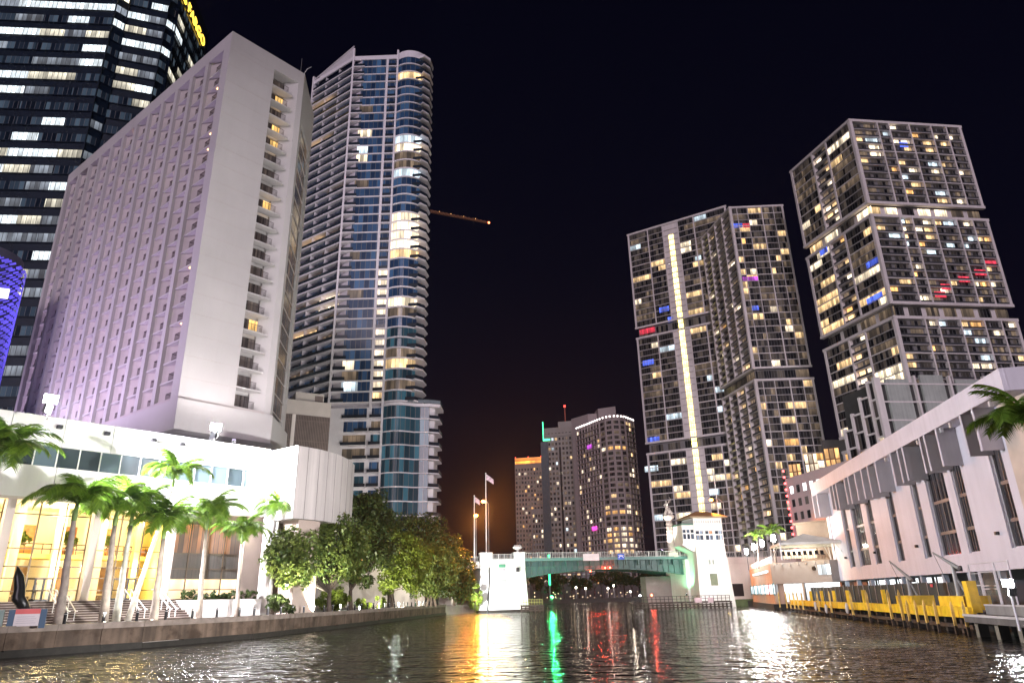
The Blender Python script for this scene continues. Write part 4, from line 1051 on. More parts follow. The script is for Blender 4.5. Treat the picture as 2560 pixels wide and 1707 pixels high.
# ---- far towers beyond the bridge
def far_box(name, label, P0, P1, depth, zt, n, nb, wallc, prob, seed, lm=None, ww=0.6, wh=0.55, sideL=True, cat='apartment tower', balc=False, extra=None):
    P0 = Vector((P0[0],P0[1],0)); P1 = Vector((P1[0],P1[1],0)); d = (P1-P0).normalized(); nrm = Vector((-d.y,d.x,0))
    root = thing(name, label, cat, ((P0+P1)/2+nrm*depth/2)+Vector((0,0,1.5))); W = Wins(root); rn = random.Random(seed)
    wm = mat('wall_of_'+name+str(seed), wallc, 0.85, var=0.08, scale=0.1)
    MB().prism([xy(P0),xy(P1),xy(P1+nrm*depth),xy(P0+nrm*depth)], 0, zt).build('wall', wm, root)
    fh = (zt-12)/n
    faces = [(Face(root, xy(P0), xy(P1)), nb)]
    if sideL: faces.append((Face(root, xy(P0+nrm*depth), xy(P0)), max(2,int(nb*depth/(P1-P0).length))))
    for f, b in faces:
        for k in range(n):
            z = 9+k*fh
            for j in range(b):
                w = f.L/b; q = rn.random(); m_ = rn.choice(lm or [WARM,PALE,AMBER]) if q < prob else (DIM if q < prob+0.2 else DGLASS)
                W.add(f, j*w+w*(1-ww)/2, (j+1)*w-w*(1-ww)/2, -0.06, 0.1, z+fh*0.2, z+fh*(0.2+wh), m_)
            if balc: f.box('floor_slab', 0, f.L, -0.5, 0.05, z-0.12, z+0.12, wm)
        for j in range(0, b+1, 2): f.box('pier', max(0,j*f.L/b-0.25), min(f.L,j*f.L/b+0.25), -0.35, 0.05, 0, zt, wm)
    if extra: extra(root, faces[0][0], wm, W)
    W.done()
    return root
def crown(root, f, wm, W):
    f.box('lit_crown', 0.0, f.L, 0.0, 5, 103.6, 108.5, mat('crown_wall',(0.5,0.4,0.3),0.8)); 
    f.box('crown_light', 0.5, f.L-0.5, -0.3, -0.05, 103.7, 105.6, lit('crown_orange',(1.0,0.33,0.04),3.0,pane=4,dark=0.3,mull=0.0,nscale=0.3))
    f.box('crown_glow_wall', 0.2, f.L-0.2, -0.04, -0.01, 105.6, 108.3, lit('crown_orange_dim',(1.0,0.30,0.04),0.8,pane=40,dark=0.8,mull=0.0,nscale=0.2))
    for x in (0.4, f.L*0.5, f.L-0.4): f.box('beacon', x-0.3, x+0.3, 1, 1.6, 108.5, 109.5, glow('red_beacon',(1.0,0.04,0.02),4,False))
T1 = at(1287,1161,560); T1b = at(1354,1162,556)
far_box('orange_crown_tower', 'slim far tower with an orange lit crown left of the green edged tower', T1, T1b, 24, 103.6, 27, 9, (0.36,0.29,0.25), 0.09, 101, extra=crown)
def greenedge(root, f, wm, W):
    GN = glow('green_neon', (0.05,1.0,0.42), 3.0, False)
    f.box('neon_strip', -0.5, 0.1, -0.5, -0.2, 105, 118.5, GN); f.box('neon_strip', 0.1, 4.5, -0.5, -0.2, 105, 106.2, GN)
    f.box('roof_block', f.L*0.45, f.L*0.95, 3, 10, 113.9, 118.5, wm); f.box('mast', f.L*0.66, f.L*0.70, 4, 4.4, 118, 129, mat('mast_rust',(0.3,0.06,0.03),0.6)); f.box('beacon', f.L*0.65, f.L*0.71, 3.9, 4.5, 129, 130.5, glow('red_beacon',(1.0,0.04,0.02),4,False))
    f.box('glass_strip', f.L*0.47, f.L*0.53, -0.2, 0.05, 10, 100, DGLASS); f.box('corner_bay', -2.0, f.L*0.14, -1.6, 4, 0, 104, mat('bluish_glass_bay',(0.10,0.13,0.15),0.3))
    f.box('cap', 0, f.L, -0.5, 0.2, 107.5, 109.5, wm)
T2 = at(1358,1062,480); T2b = at(1437,1068,476)
far_box('green_edged_tower', 'grey far tower with green neon at its top left corner', T2, T2b, 22, 113.9, 30, 9, (0.36,0.33,0.30), 0.18, 102, lm=[WARM,PALE,COOL,PALE], extra=greenedge)
TL = at(1330,1272,500); TLb = at(1364,1268,498)
far_box('low_curved_block', 'low grey block with white floor bands below the green edged tower', TL, TLb, 16, TL.z, 14, 5, (0.33,0.31,0.30), 0.12, 103, balc=True, cat='apartment block')
def tower_3():
    P = [xy(at(1440,1060,446)), xy(at(1498,1060,424)), xy(at(1513,1060,419)), xy(at(1531,1060,417)), xy(at(1549,1060,418)), xy(at(1562,1060,421)), xy(at(1584,1060,432))]
    root = thing('rounded_far_tower', 'far tower with a rounded bay of warm lit windows and white lights round its top', 'apartment tower', (60,440,1.5)); W = Wins(root)
    wm = mat('far_tower_lilac', (0.42,0.35,0.34), 0.85, var=0.06, scale=0.1)
    bk = [(P[-1][0]+2,P[-1][1]+25),(P[0][0]+10,P[0][1]+25)]
    zt = 104.0; n = 30; fh = (zt-10)/n; rn = random.Random(12)
    MB().prism(P+bk, 0, zt).build('wall', wm, root)
    MB().prism([xy(at(1428,1050,452)),xy(at(1470,1045,440)),xy(at(1505,1045,440)),(P[-1][0]-16,P[-1][1]+20),(P[0][0]+4,P[0][1]+22)], 0, 113.0).build('rear_wall', wm, root)
    MB().prism([xy(at(1496,1040,436)),xy(at(1540,1040,432)),(P[-1][0]-10,P[-1][1]+14),(P[-1][0]-22,P[-1][1]+16)], 104, 115).build('roof_block', wm, root)
    for i in range(6):
        f = Face(root, P[i], P[i+1]); bay = 1 <= i <= 4; nb = 8 if i == 0 else (1 if bay else 3)
        for k in range(n):
            z = 9+k*fh; rowlit = (k*7919 % 31) in (2,5,8,13,17,19,22,26)
            for j in range(nb):
                w = f.L/nb; q = rn.random()
                p = (0.95 if rowlit else 0.06) if bay else 0.13
                m_ = rn.choice([WARM,PALE,AMBER] if bay else [WARM,PALE]) if q < p else (DIM if q < p+0.15 else DGLASS)
                ww = 0.16 if bay else 0.2
                W.add(f, j*w+w*ww, (j+1)*w-w*ww, -0.06, 0.1, z+fh*0.22, z+fh*0.82, m_)
            f.box('floor_slab', 0, f.L, -0.3 if bay else -0.9, 0.05, z-0.1, z+0.25, wm)
        for j in range(0, nb+1, 1 if not bay else 9):
            x = j*f.L/nb; f.box('pier', max(0,x-0.3), min(f.L,x+0.3), -0.5, 0.05, 0, zt, wm)
        f.box('parapet', 0, f.L, -0.4, 0.4, zt-0.1, zt+2.0, wm)
        nl = max(2, int(f.L/2.2))
        for j in range(nl):
            x = (j+0.5)*f.L/nl; f.box('roof_lamp', x-0.32, x+0.32, -0.8, -0.42, zt+0.7, zt+1.4, glow('roof_lamp_white',(1.0,0.93,0.9),7,False))
    f = Face(root, P[0], P[1])
    for (px, py), m_ in (((1490,1320),lit('pink_balcony',(1.0,0.08,0.6),1.6,pane=9,dark=0.8)),((1477,1116),PURPLE)):
        x, zz = f.x_of(px, py); W.add(f, x-3.0, x+2.6, -1.0, -0.92, zz-1.4, zz+1.1, m_)
    W.done()
tower_3()
def crane():
    a = at(1060,527,420); b = at(1222,559,400)
    root = thing('tower_crane', 'thin lattice crane boom with a red light reaching out behind the curved tower', 'crane', (a.x-20,a.y,0))
    m_ = mat('crane_lattice', (0.30,0.13,0.06), 0.6)
    back = a-(b-a)*0.5
    mb = MB(); d = (b-back); n = 26
    off = [Vector((0,0,1.7)), Vector((0.0,1.1,0)), Vector((0.0,-1.1,0))]
    for o in off: mb.obox(back+o, b+o*0.5, 0.28, 0.28)
    for i in range(n):
        p = back+d*(i/n); q = back+d*((i+1)/n)
        mb.obox(p+off[0], q+off[1], 0.16, 0.16); mb.obox(p+off[1], q+off[0], 0.16, 0.16); mb.obox(p+off[2], q+off[0], 0.16, 0.16); mb.obox(p+off[1], q+off[2], 0.14, 0.14)
    mb.build('boom', m_, root)
    MB().obox((back.x,back.y,0),(back.x,back.y,back.z+9),2,2).build('mast', m_, root)
    MB().ball((0,0,0),0.7).build('warning_light', glow('crane_red',(1.0,0.22,0.08),10,False), root, b+Vector((0,0,0.6)))
    L_ = [0.35,0.5,0.62,0.75,0.87]
    for t in L_: MB().ball((0,0,0),0.22,8,5).build('boom_lamp', glow('crane_amber',(1.0,0.5,0.15),3,False), root, back.lerp(b,t)+Vector((0,-1.3,1.0)))
crane()

# ================================================================== BRIDGE
BL = Vector((1.8,162.0,0)); BU = azd(79.6)
BF = Face(None, xy(BL-BU*70), xy(BL+BU*90)); BX = 70.0
STONE = mat('bridge_white_stone', (0.72,0.72,0.69), 0.75, var=0.06, scale=0.4, streak=0.10, bump=0.15, bscale=4)
STEEL = mat('teal_bridge_steel', (0.028,0.085,0.082), 0.45, var=0.12, scale=0.5, spec=0.4)
RAILW = mat('pale_bridge_rail', (0.42,0.44,0.42), 0.5, 0.2)
ASPH = mat('bridge_roadway', (0.06,0.06,0.06), 0.9)
ZR = 11.0   # kerb of the deck
def balusters(mb, f, xa, xb, y, z0, z1, step=0.5, post=3.0):
    mb.box(xa, xb, y-0.04, y+0.04, z1-0.08, z1); mb.box(xa, xb, y-0.03, y+0.03, z0+0.1, z0+0.16)
    x = xa
    while x < xb: mb.box(x, x+0.07, y-0.02, y+0.02, z0, z1-0.04); x += step
    x = xa
    while x < xb: mb.box(x, x+0.16, y-0.07, y+0.07, z0, z1+0.04); x += post
def bridge():
    root = thing('bascule_bridge', 'teal steel drawbridge span with white stone piers and pale railing', 'bridge', (BL.x+18,BL.y+3,0)); BF.root = root; f = BF
    o = BX
    xs1, _ = f.x_of(1312,1410); xs2, _ = f.x_of(1722,1400); 
    # span: deck, railing, two stepped girders with stiffeners
    f.box('deck', xs1, xs2, 0.2, 13.0, ZR-0.45, ZR, ASPH)
    f.box('kerb_beam', xs1, xs2, -0.12, 0.2, ZR-0.5, ZR+0.14, mat('teal_light',(0.09,0.19,0.18),0.5))
    Ls = xs2-xs1
    def zb(t): return 7.15+1.55*math.sin(math.pi*min(1,max(0,(t-0.02)/0.96)))**0.8
    for yy in (0.9, 11.6):
        mb = MB(); n = 28
        for i in range(n):
            t0, t1 = i/n, (i+1)/n; x0, x1 = xs1+0.3+(Ls-1.0)*t0, xs1+0.3+(Ls-1.0)*t1
            k = len(mb.v); 
            for y in (yy, yy+0.4): mb.v += [(x0,y,zb(t0)),(x1,y,zb(t1)),(x1,y,ZR-0.5),(x0,y,ZR-0.5)]
            mb.f += [(k,k+1,k+2,k+3),(k+7,k+6,k+5,k+4),(k,k+4,k+5,k+1),(k+3,k+2,k+6,k+7),(k,k+3,k+7,k+4),(k+1,k+5,k+6,k+2)]
        f.mb(mb, 'girder', STEEL)
        mb = MB()
        for i in range(29):
            t = i/28; x = xs1+0.3+(Ls-1.0)*t; mb.box(x-0.05, x+0.05, yy-0.28, yy, zb(t)+0.02, ZR-0.5)
        mb.box(xs1, xs2-0.6, yy-0.35, yy, ZR-1.75, ZR-1.62)
        f.mb(mb, 'stiffeners', STEEL)
        m2 = MB()
        for i in range(28):
            t0, t1 = i/28, (i+1)/28; m2.obox((xs1+0.3+(Ls-1)*t0, yy+0.1, zb(t0)-0.05),(xs1+0.3+(Ls-1)*t1, yy+0.1, zb(t1)-0.05), 0.9, 0.16)
        f.mb(m2, 'bottom_flange', STEEL)
    for i in range(14):
        x = xs1+1+(Ls-2)*i/13; f.box('bracket', x-0.08, x+0.08, -0.05, 0.6, ZR-1.6, ZR-0.5, STEEL); f.box('floor_beam', x-0.15, x+0.15, 1.3, 11.6, ZR-1.5, ZR-0.46, STEEL)
    mb = MB(); balusters(mb, f, xs1, xs2, 0.05, ZR+0.14, ZR+1.32, 0.42, 2.9); f.mb(mb, 'railing', RAILW)
    # left pier
    xa, _ = f.x_of(1203,1420); xb, _ = f.x_of(1311,1420); xc, _ = f.x_of(1230,1390); xd, _ = f.x_of(1285,1390)
    m = MB(); zt = 11.0
    pb = [(xa-0.75,-0.7),(xb+0.75,-0.7),(xb+0.75,14),(xa-0.75,14)]; pt = [(xa,0),(xb,0),(xb,13.4),(xa,13.4)]
    def frus(m, P, Q, z0, z1):
        n = len(m.v); m.v += [(p[0],p[1],z0) for p in P]+[(p[0],p[1],z1) for p in Q]
        m.f += [(0+n,3+n,2+n,1+n),(4+n,5+n,6+n,7+n)]+[(n+i,n+(i+1)%4,n+4+(i+1)%4,n+4+i) for i in range(4)]
    frus(m, pb, pt, -1.5, zt); f.mb(m, 'left_pier', STONE)
    f.box('pier_waterline', xa-0.85, xb+0.85, -0.82, 14.1, -1.5, 0.55, ALGAE)
    for (u, v) in ((xa-0.15, xc),(xd, xb+0.15)):
        f.box('turret', u, v, -0.15, 2.6, zt-1.9, ZR+1.25, STONE); f.box('turret_cap', u-0.12, v+0.12, -0.27, 2.75, ZR+1.25, ZR+1.45, STONE)
    mb = MB(); balusters(mb, f, xc, xd, 0.1, zt+0.02, zt+1.1, 0.32, 1.4); f.mb(mb, 'pier_railing', RAILW)
    f.box('pier_ledge', xa-0.1, xb+0.1, -0.14, 0.3, zt-2.2, zt-1.95, STONE)
    GV = mat('green_lit_vent', (0.06,0.26,0.15), 0.5)  # green light on the vent put into its colour
    x0, z0 = f.x_of(1247,1428); x1, z1 = f.x_of(1263,1410)
    f.box('vent', x0, x1, -0.3, -0.02, z0, (z0+z1)/2-0.1, GREYM); f.box('vent', x0, x1, -0.24, 0.1, (z0+z1)/2+0.1, z1, GV)
    x0, z0 = f.x_of(1252,1477); x1, z1 = f.x_of(1266,1447); f.box('door_panel', x0, x1, -0.62, -0.3, z0, z1, mat('grey_steel_door',(0.28,0.29,0.29),0.5)); f.box('door_frame', x0-0.18, x1+0.18, -0.56, -0.3, z0-0.18, z1+0.18, STONE)
    x0, z0 = f.x_of(1290,1424); f.box('wall_box', x0, x0+0.7, -0.6, -0.1, z0-0.4, z0+0.5, BLACK)
    p0, z0 = f.x_of(1222,1418); p1, z1 = f.x_of(1216,1528)
    m = MB(); m.tube([(p0,-0.35,z0),(p0,-0.42,6),(p1,-1.0,-0.5)], 0.16, 8); f.mb(m, 'drain_pipe', BLACK)
    # approach spans on the left bank and right bank
    f.box('approach_deck', 20, xa-0.2, 1.5, 12.5, 9.2, 10.6, CREAM); mb = MB(); balusters(mb, f, 20, xa-0.3, 1.6, 10.6, 11.7, 0.5, 2.5); f.mb(mb, 'approach_railing', RAILW)
    f.box('approach_wall', xa-9, xa-5.2, 2.5, 11.5, -1, 9.2, CREAM); f.box('approach_wall', 20, xa-12, 2.5, 11.5, -1, 9.2, CREAM)
    # right tower
    yt = -5.0
    ta, _ = f.x_of(1737,1340,yt); tb, zt2 = f.x_of(1803,1294,yt); _, zf = f.x_of(1770,1360,yt); _, zc = f.x_of(1770,1312,yt)
    def fr2(name, xa_, xb_, ya, yb_, z0, z1, k, m_):
        m = MB(); frus(m, [(xa_-k,ya-k),(xb_+k,ya-k),(xb_+k,yb_+k),(xa_-k,yb_+k)], [(xa_,ya),(xb_,ya),(xb_,yb_),(xa_,yb_)], z0, z1); f.mb(m, name, m_)
    fr2('tower_shaft', ta, tb, yt, 1.5, -1.5, zf-0.1, 0.75, STONE)
    f.box('belt_course', ta-0.15, tb+0.15, yt-0.15, 1.6, zf-0.1, zf+0.12, STONE)
    f.box('control_room', ta, tb, yt, 1.4, zf+0.12, zt2, STONE)
    ca, zl = f.x_of(1704,1358,yt+1.2); cb = ta+0.02; _, zm = f.x_of(1704,1313,yt+1.2)
    f.box('side_room', ca, cb, yt+0.25, 1.2, zl, zm, STONE); f.box('side_room_cornice', ca-0.2, cb, yt+0.05, 1.4, zm, zm+0.35, mat('copper_green_cornice',(0.08,0.16,0.12),0.6))
    m = MB(); frus(m, [(cb-0.4,yt+0.6),(cb,yt+0.6),(cb,1.0),(cb-0.4,1.0)], [(ca-0.25,yt+0.05),(cb,yt+0.05),(cb,1.3),(ca-0.25,1.3)], zl-1.9, zl-0.5); f.mb(m, 'corbel', STONE); f.box('corbel_slab', ca-0.3, cb, yt, 1.35, zl-0.5, zl-0.002, STONE)
    WG = glass('control_room_glass', (0.035,0.05,0.075), rough=0.12, gs=2.5, glow=(0.2,0.25,0.32), pane=0.5); WGL = lit('control_room_lit', (1.0,0.45,0.2), 0.6, pane=0.6)
    w = (tb-ta)/3
    for g in range(3):
        for j in range(2):
            x = ta+g*w+0.32+j*(w-0.5)/2
            f.box('window', x, x+(w-0.75)/2, yt-0.06, yt+0.1, zf+1.0, zf+2.0, WG); f.box('window', x, x+(w-0.75)/2, yt-0.06, yt+0.1, zf+2.3, zf+2.95, WGL if (g,j) == (1,1) else WG)
    wv = (cb-ca)/3
    for j in range(3):
        x = ca+0.15+j*wv; f.box('window', x, x+wv*0.72, yt+0.19, yt+0.35, zl+0.9, zl+2.0, WG); f.box('window', x, x+wv*0.72, yt+0.19, yt+0.35, zl+2.3, zl+2.95, WG)
    for j in range(12):   # carved frieze under the eaves
        x = ta+0.15+j*(tb-ta-0.3)/12; f.box('frieze_block', x, x+0.3, yt-0.1, yt+0.05, zt2-1.15, zt2-0.55, mat('frieze_grey',(0.40,0.42,0.40),0.8))  # frieze blocks in a greyer stone
    TILE = mat('clay_roof_tile', (0.42,0.20,0.08), 0.7, var=0.2, scale=3, bump=0.4, bscale=10)
    m = MB(); e_ = 1.15; cx_, cyy = (ta+tb)/2, (yt+1.4)/2
    frus(m, [(ta-e_,yt-e_),(tb+e_,yt-e_),(tb+e_,1.4+e_),(ta-e_,1.4+e_)], [(cx_-1.4,cyy-0.6),(cx_+1.4,cyy-0.6),(cx_+1.4,cyy+0.6),(cx_-1.4,cyy+0.6)], zt2+0.25, zt2+1.7); f.mb(m, 'tile_roof', TILE)
    f.box('eaves', ta-e_+0.1, tb+e_-0.1, yt-e_+0.1, 1.4+e_-0.1, zt2, zt2+0.25, mat('eaves_wood',(0.30,0.24,0.16),0.7))
    x0, z0 = f.x_of(1776,1463,yt); x1, z1 = f.x_of(1790,1433,yt); f.box('door_panel', x0, x1, yt-0.52, yt-0.2, z0, z1, mat('olive_louvre',(0.16,0.19,0.12),0.6))
    for px in (1773,1782): x0, z0 = f.x_of(px,1404,yt); f.box('slit_window', x0-0.22, x0+0.22, yt-0.32, yt-0.05, z0-0.55, z0+0.45, mat('slit_grey_green',(0.25,0.3,0.26),0.6))  # grey-green slit panes
    # pier under the right end and the shadowed abutment wall
    xe, _ = f.x_of(1714,1440); f.box('right_pier', xe, ta-0.2, -0.6, 13, -1.5, ZR-0.6, STONE); xf, _ = f.x_of(1615,1460,9)
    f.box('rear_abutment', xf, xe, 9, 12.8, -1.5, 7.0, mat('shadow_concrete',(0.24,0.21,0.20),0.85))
    xr, _ = f.x_of(1880,1440, 0); f.box('right_abutment', tb+0.8, xr+14, 1.0, 12.5, -1.5, ZR-0.2, CREAM); mb = MB(); balusters(mb, f, tb+0.3, xr+14, 1.1, ZR-0.2, ZR+1.1, 0.45, 2.6); f.mb(mb, 'approach_railing', RAILW)
    f.box('approach_deck', tb+0.3, xr+14, 0.6, 1.0, ZR-1.6, ZR-0.2, CREAM)
    f.box('quay_foot', tb+0.9, xr+6, -2.0, 1.0, -1.5, 1.5, mat('green_algae_concrete',(0.10,0.14,0.06),0.8,var=0.3))
    x0, z0 = f.x_of(1834,1490,0.9); x1, z1 = f.x_of(1857,1458,0.9); f.box('doorway', x0, x1, 0.9, 1.2, z0, z1, BLACK)
    # signal lamps under the span
    RL = glow('red_signal', (1.0,0.06,0.02), 45, True)
    for px, py in ((1513,1419),(1525,1418),(1476,1427)):
        x, z = f.x_of(px, py, 0.2); c = f.w(x, 0.2, z); MB().ball((0,0,0),0.16,10,6).build('signal_lamp', RL, root, c)
        f.box('signal_bracket', x-0.06, x+0.06, 0.25, 0.5, z, ZR-0.6, BLACK)
        lamp_light('POINT', c+Vector((0,-0.4,0)), 900, (1.0,0.05,0.02), 0.2, None, root)
    return dict(ta=ta, tb=tb, yt=yt, zt=zt2, xs1=xs1, xs2=xs2, xa=xa, xb=xb, zf=zf)
BI = bridge()
def bpt(px, py, y=0.0):
    x, z = BF.x_of(px, py, y); return BF.w(x, y, z)
def board(name, label, cat, px0, py0, px1, py1, m_, y=-0.2):
    a, z0 = BF.x_of(px0, py1, y); b, z1 = BF.x_of(px1, py0, y); c = BF.w((a+b)/2, y, z0)
    root = thing(name, label, cat, c); BF.box('panel', a, b, y-0.03, y+0.03, z0, z1, m_, root)
    for x in (a+0.3, b-0.3): BF.box('hanger', x-0.04, x+0.04, y+0.031, y+0.16, z0+0.2, z1, GREYM, root)
    return root, a, b, z0, z1
board('notice_board', 'blank pale board hung on the bridge railing', 'sign', 1458, 1383, 1497, 1401, mat('blank_board',(0.62,0.55,0.58),0.6))
r_, a_, b_, z0_, z1_ = board('blue_sign', 'blue square sign with white arched bridge symbol on the railing', 'sign', 1545, 1383, 1560, 1398, mat('sign_blue',(0.02,0.10,0.55),0.5))
mb = MB(); cx_ = (a_+b_)/2; w_ = (b_-a_)
ar = [(cx_-w_*0.34*math.cos(math.pi*i/8), -0.26, z0_+0.35+0.42*math.sin(math.pi*i/8)) for i in range(9)]
for p, q in zip(ar[:-1], ar[1:]): mb.obox(p, q, 0.05, 0.14)
mb.obox((cx_-w_*0.38,-0.26,z0_+0.9),(cx_+w_*0.38,-0.26,z0_+0.9),0.05,0.09); mb.obox((cx_,-0.26,z0_+0.75),(cx_,-0.26,z0_+1.1),0.05,0.09)
BF.mb(mb, 'arch_symbol', mat('sign_white_paint',(0.8,0.8,0.8),0.5), parent=r_)
# statue column
def column():
    b = bpt(1681,1390,1.0); t = bpt(1673,1288,1.0); root = thing('statue_column', 'tall pale carved stone column topped by a bronze figure group on the bridge', 'monument', (b.x,b.y,ZR))
    SC = mat('carved_stone', (0.60,0.52,0.46), 0.8, var=0.2, scale=3, bump=0.8, bscale=8)
    H_ = t.z-ZR; c = (b.x,b.y,ZR)
    MB().box(b.x-1.1,b.x+1.1,b.y-1.1,b.y+1.1,ZR,ZR+1.0).build('plinth', SC, root, (0,0,0))
    m = MB(); m.lathe([(0.95,1.0),(0.85,1.3),(0.82,H_*0.5),(0.72,H_-1.2)], c, 14); m.build('shaft', SC, root, smooth=True)
    rb = MB()
    for k in range(1, 9): rb.lathe([(0.90,1.2+k*(H_-2.6)/9),(0.90,1.35+k*(H_-2.6)/9)], c, 14)
    rb.build('carved_bands', SC, root)
    m = MB(); m.lathe([(0.74,H_-1.2),(0.9,H_-1.0),(1.3,H_-0.55),(1.45,H_-0.2),(1.3,H_)], c, 14); m.build('capital', SC, root)
    # figure group: one standing archer with raised arm, kneeling figures at the feet
    z = ZR+H_
    m = MB(); X, Y = b.x, b.y
    def limb(p, r): m.tube([(X+a, Y+bb, z+c_) for a, bb, c_ in p], r, 8)
    limb([(0.15,0,0),(0.18,0,0.8),(-0.05,0,1.6)], [0.17,0.2,0.26]); limb([(-0.45,0,0.1),(-0.35,0.05,0.85),(-0.1,0,1.6)], [0.16,0.19,0.26])
    limb([(-0.08,0,1.5),(-0.18,0,2.1),(-0.25,0,2.7),(-0.25,0,2.95)], [0.3,0.34,0.38,0.16]); m.ball((X-0.27,Y,z+3.2),0.22,10,7,(1,1,1.15))
    limb([(-0.05,0,2.75),(0.35,0,3.1),(0.62,0,3.7)], [0.14,0.12,0.08]); limb([(-0.5,0,2.75),(-0.85,0,2.4),(-0.6,-0.1,2.0)], [0.14,0.12,0.08])
    limb([(0.62,0,3.0),(0.9,0,3.7),(0.55,0,4.3)], [0.05,0.05,0.04])
    for s in (-1, 1): limb([(s*0.75,-0.1,0.0),(s*0.7,-0.1,0.6),(s*0.45,0,1.15),(s*0.4,0,1.45)], [0.3,0.34,0.24,0.14]); m.ball((X+s*0.42,Y,z+1.62),0.19,8,6)
    m.build('figure_group', mat('pale_bronze',(0.50,0.44,0.40),0.55,0.2,var=0.2,scale=3), root, smooth=True)
column()
q_ = bpt(1655,1386,-0.05); wall_flood('small white floodlight on the bridge railing below the statue column', (q_.x,q_.y-0.6,ZR+1.5), tuple(bpt(1672,1300,1.0)), 5200, (1.0,0.93,0.86), 70, 0.12)
def urn():
    p = bpt(1294,1386,1.0); root = thing('stone_urn', 'white shell shaped stone urn on the pier turret', 'urn', (p.x,p.y,ZR+1.45))
    m = MB(); m.lathe([(0.45,0),(0.22,0.25),(0.25,0.45),(0.95,0.85),(1.15,1.15),(1.0,1.2)], (p.x,p.y,ZR+1.45), 16); m.build('bowl', STONE, root, smooth=True)
    m = MB(); rn = random.Random(2)
    for i in range(14): m.ball((p.x+rn.uniform(-.7,.7),p.y+rn.uniform(-.5,.5),ZR+1.45+1.25+rn.uniform(0,.25)),0.22,7,5)
    m.build('fruit', STONE, root, smooth=True)
urn()
ORG = (1.0,0.33,0.045)
def streetlamp(label, px, py, basez, y=3.0, arm=None, energy=9000, col=ORG, group='orange lamps on the bridge', r=0.46):
    l = bpt(px, py, y); root = thing('street_lamp', label, 'street lamp', (l.x,l.y,basez), group)
    b = Vector((l.x+(0 if arm is None else arm), l.y, basez))
    pts = [b, Vector((b.x,b.y,l.z-0.2))] if arm is None else [b, Vector((b.x,b.y,l.z-0.6)), Vector((b.x-(arm)*0.4,b.y,l.z+0.25)), l+Vector((0,0,0.3))]
    MB().tube(pts, 0.085, 8).build('pole', GREYM, root)
    MB().ball((0,0,0),r,12,8,(1,1,0.8)).build('lamp_globe', glow('sodium_globe_%d' % (col[2]*100), tuple(col), 25, False), root, l)
    MB().lathe([(r*0.5,0.25),(r*0.9,0.28),(0.05,0.5)], (l.x,l.y,l.z), 10).build('cap', BLACK, root)
    lamp_light('SPOT', l-Vector((0,0.25,0.35)), energy, col, 0.3, l+Vector((4,-8,-5)), root, 82, 0.35)
    return root
streetlamp('orange street lamp on the shorter pole left of the bridge pier', 1190, 1288, 10.6, 2.0, energy=130000)
streetlamp('orange street lamp beside the tall white flagpole', 1208, 1253, 10.6, 4.0, arm=1.2, energy=120000)
streetlamp('orange street lamp above the tiled bridge tower', 1778, 1249, ZR-0.2, 3.0, arm=2.8, energy=90000)
def flagpole(label, bx, by, tx, ty, y, z0, flag):
    b = bpt(bx, by, y); t = bpt(tx, ty, y); root = thing('flagpole', label, 'flagpole', (b.x,b.y,z0))
    MB().tube([(b.x,b.y,z0),(b.x,b.y,t.z)], [0.16,0.08], 8).build('pole', WHITEM, root); MB().ball((b.x,b.y,t.z+0.12),0.17,8,6).build('finial', WHITEM, root)
    if flag:
        fw = flag; m = MB(); n = 6
        for i in range(n+1):
            x = b.x+0.1+fw*i/n; s = 0.12*math.sin(i*1.4); dz = -0.75*fw*(i/n)**1.2
            m.v += [(x,b.y+s,t.z-0.1+dz),(x,b.y+s+0.02,t.z-0.1+dz),(x,b.y+s,t.z-1.1-0.2*fw+dz*0.8),(x,b.y+s+0.02,t.z-1.1-0.2*fw+dz*0.8)]
        for i in range(n):
            k = i*4; m.f += [(k,k+4,k+6,k+2),(k+1,k+3,k+7,k+5),(k,k+1,k+5,k+4),(k+2,k+6,k+7,k+3)]
        m.build('flag', mat('faded_flag',(0.5,0.38,0.42),0.8,var=0.5,scale=1.6), root)
flagpole('tall white flagpole with small flag on the left bridge pier', 1216,1386,1210,1184,2.0,ZR,1.7)
flagpole('shorter flagpole with drooping flag lit orange by its lamp', 1186,1394,1188,1240,2.3,10.6,1.2)
flagpole('thin pole behind the tiled bridge tower roof', 1797,1290,1783,1182,5.0,ZR-0.2,0)
# floods that whiten the piers
p = BF.w(BI['xa']-2.5, -9.0, 2.4)
def post_flood(label, p, target, energy, col, cone=100):
    r = wall_flood(label, p, target, energy, col, cone); p = Vector(p)
    MB().tube([(p.x,p.y,-1.0),(p.x,p.y,p.z-0.1)], 0.12, 8).build('post', TIMBER, r); return r
post_flood('white floodlight on a post in the water before the left pier', p, BF.w(BI['xb']-4, 0, 6.5), 16000, (0.95,1.0,0.97), 110)
p = BF.w(BI['tb']+5.0, -13.0, 2.6)
post_flood('greenish white floodlight on a post before the bridge tower', p, BF.w((BI['ta']+BI['tb'])/2, BI['yt'], 13.5), 150000, (0.50,1.0,0.58), 100)
wall_flood('green navigation flood at the right end of the span', BF.w(BI['ta']-3.2, -4.5, 2.9), BF.w(BI['xs2']-2.0, 0.5, 8.5), 5000, (0.25,1.0,0.5), 80, 0.14)

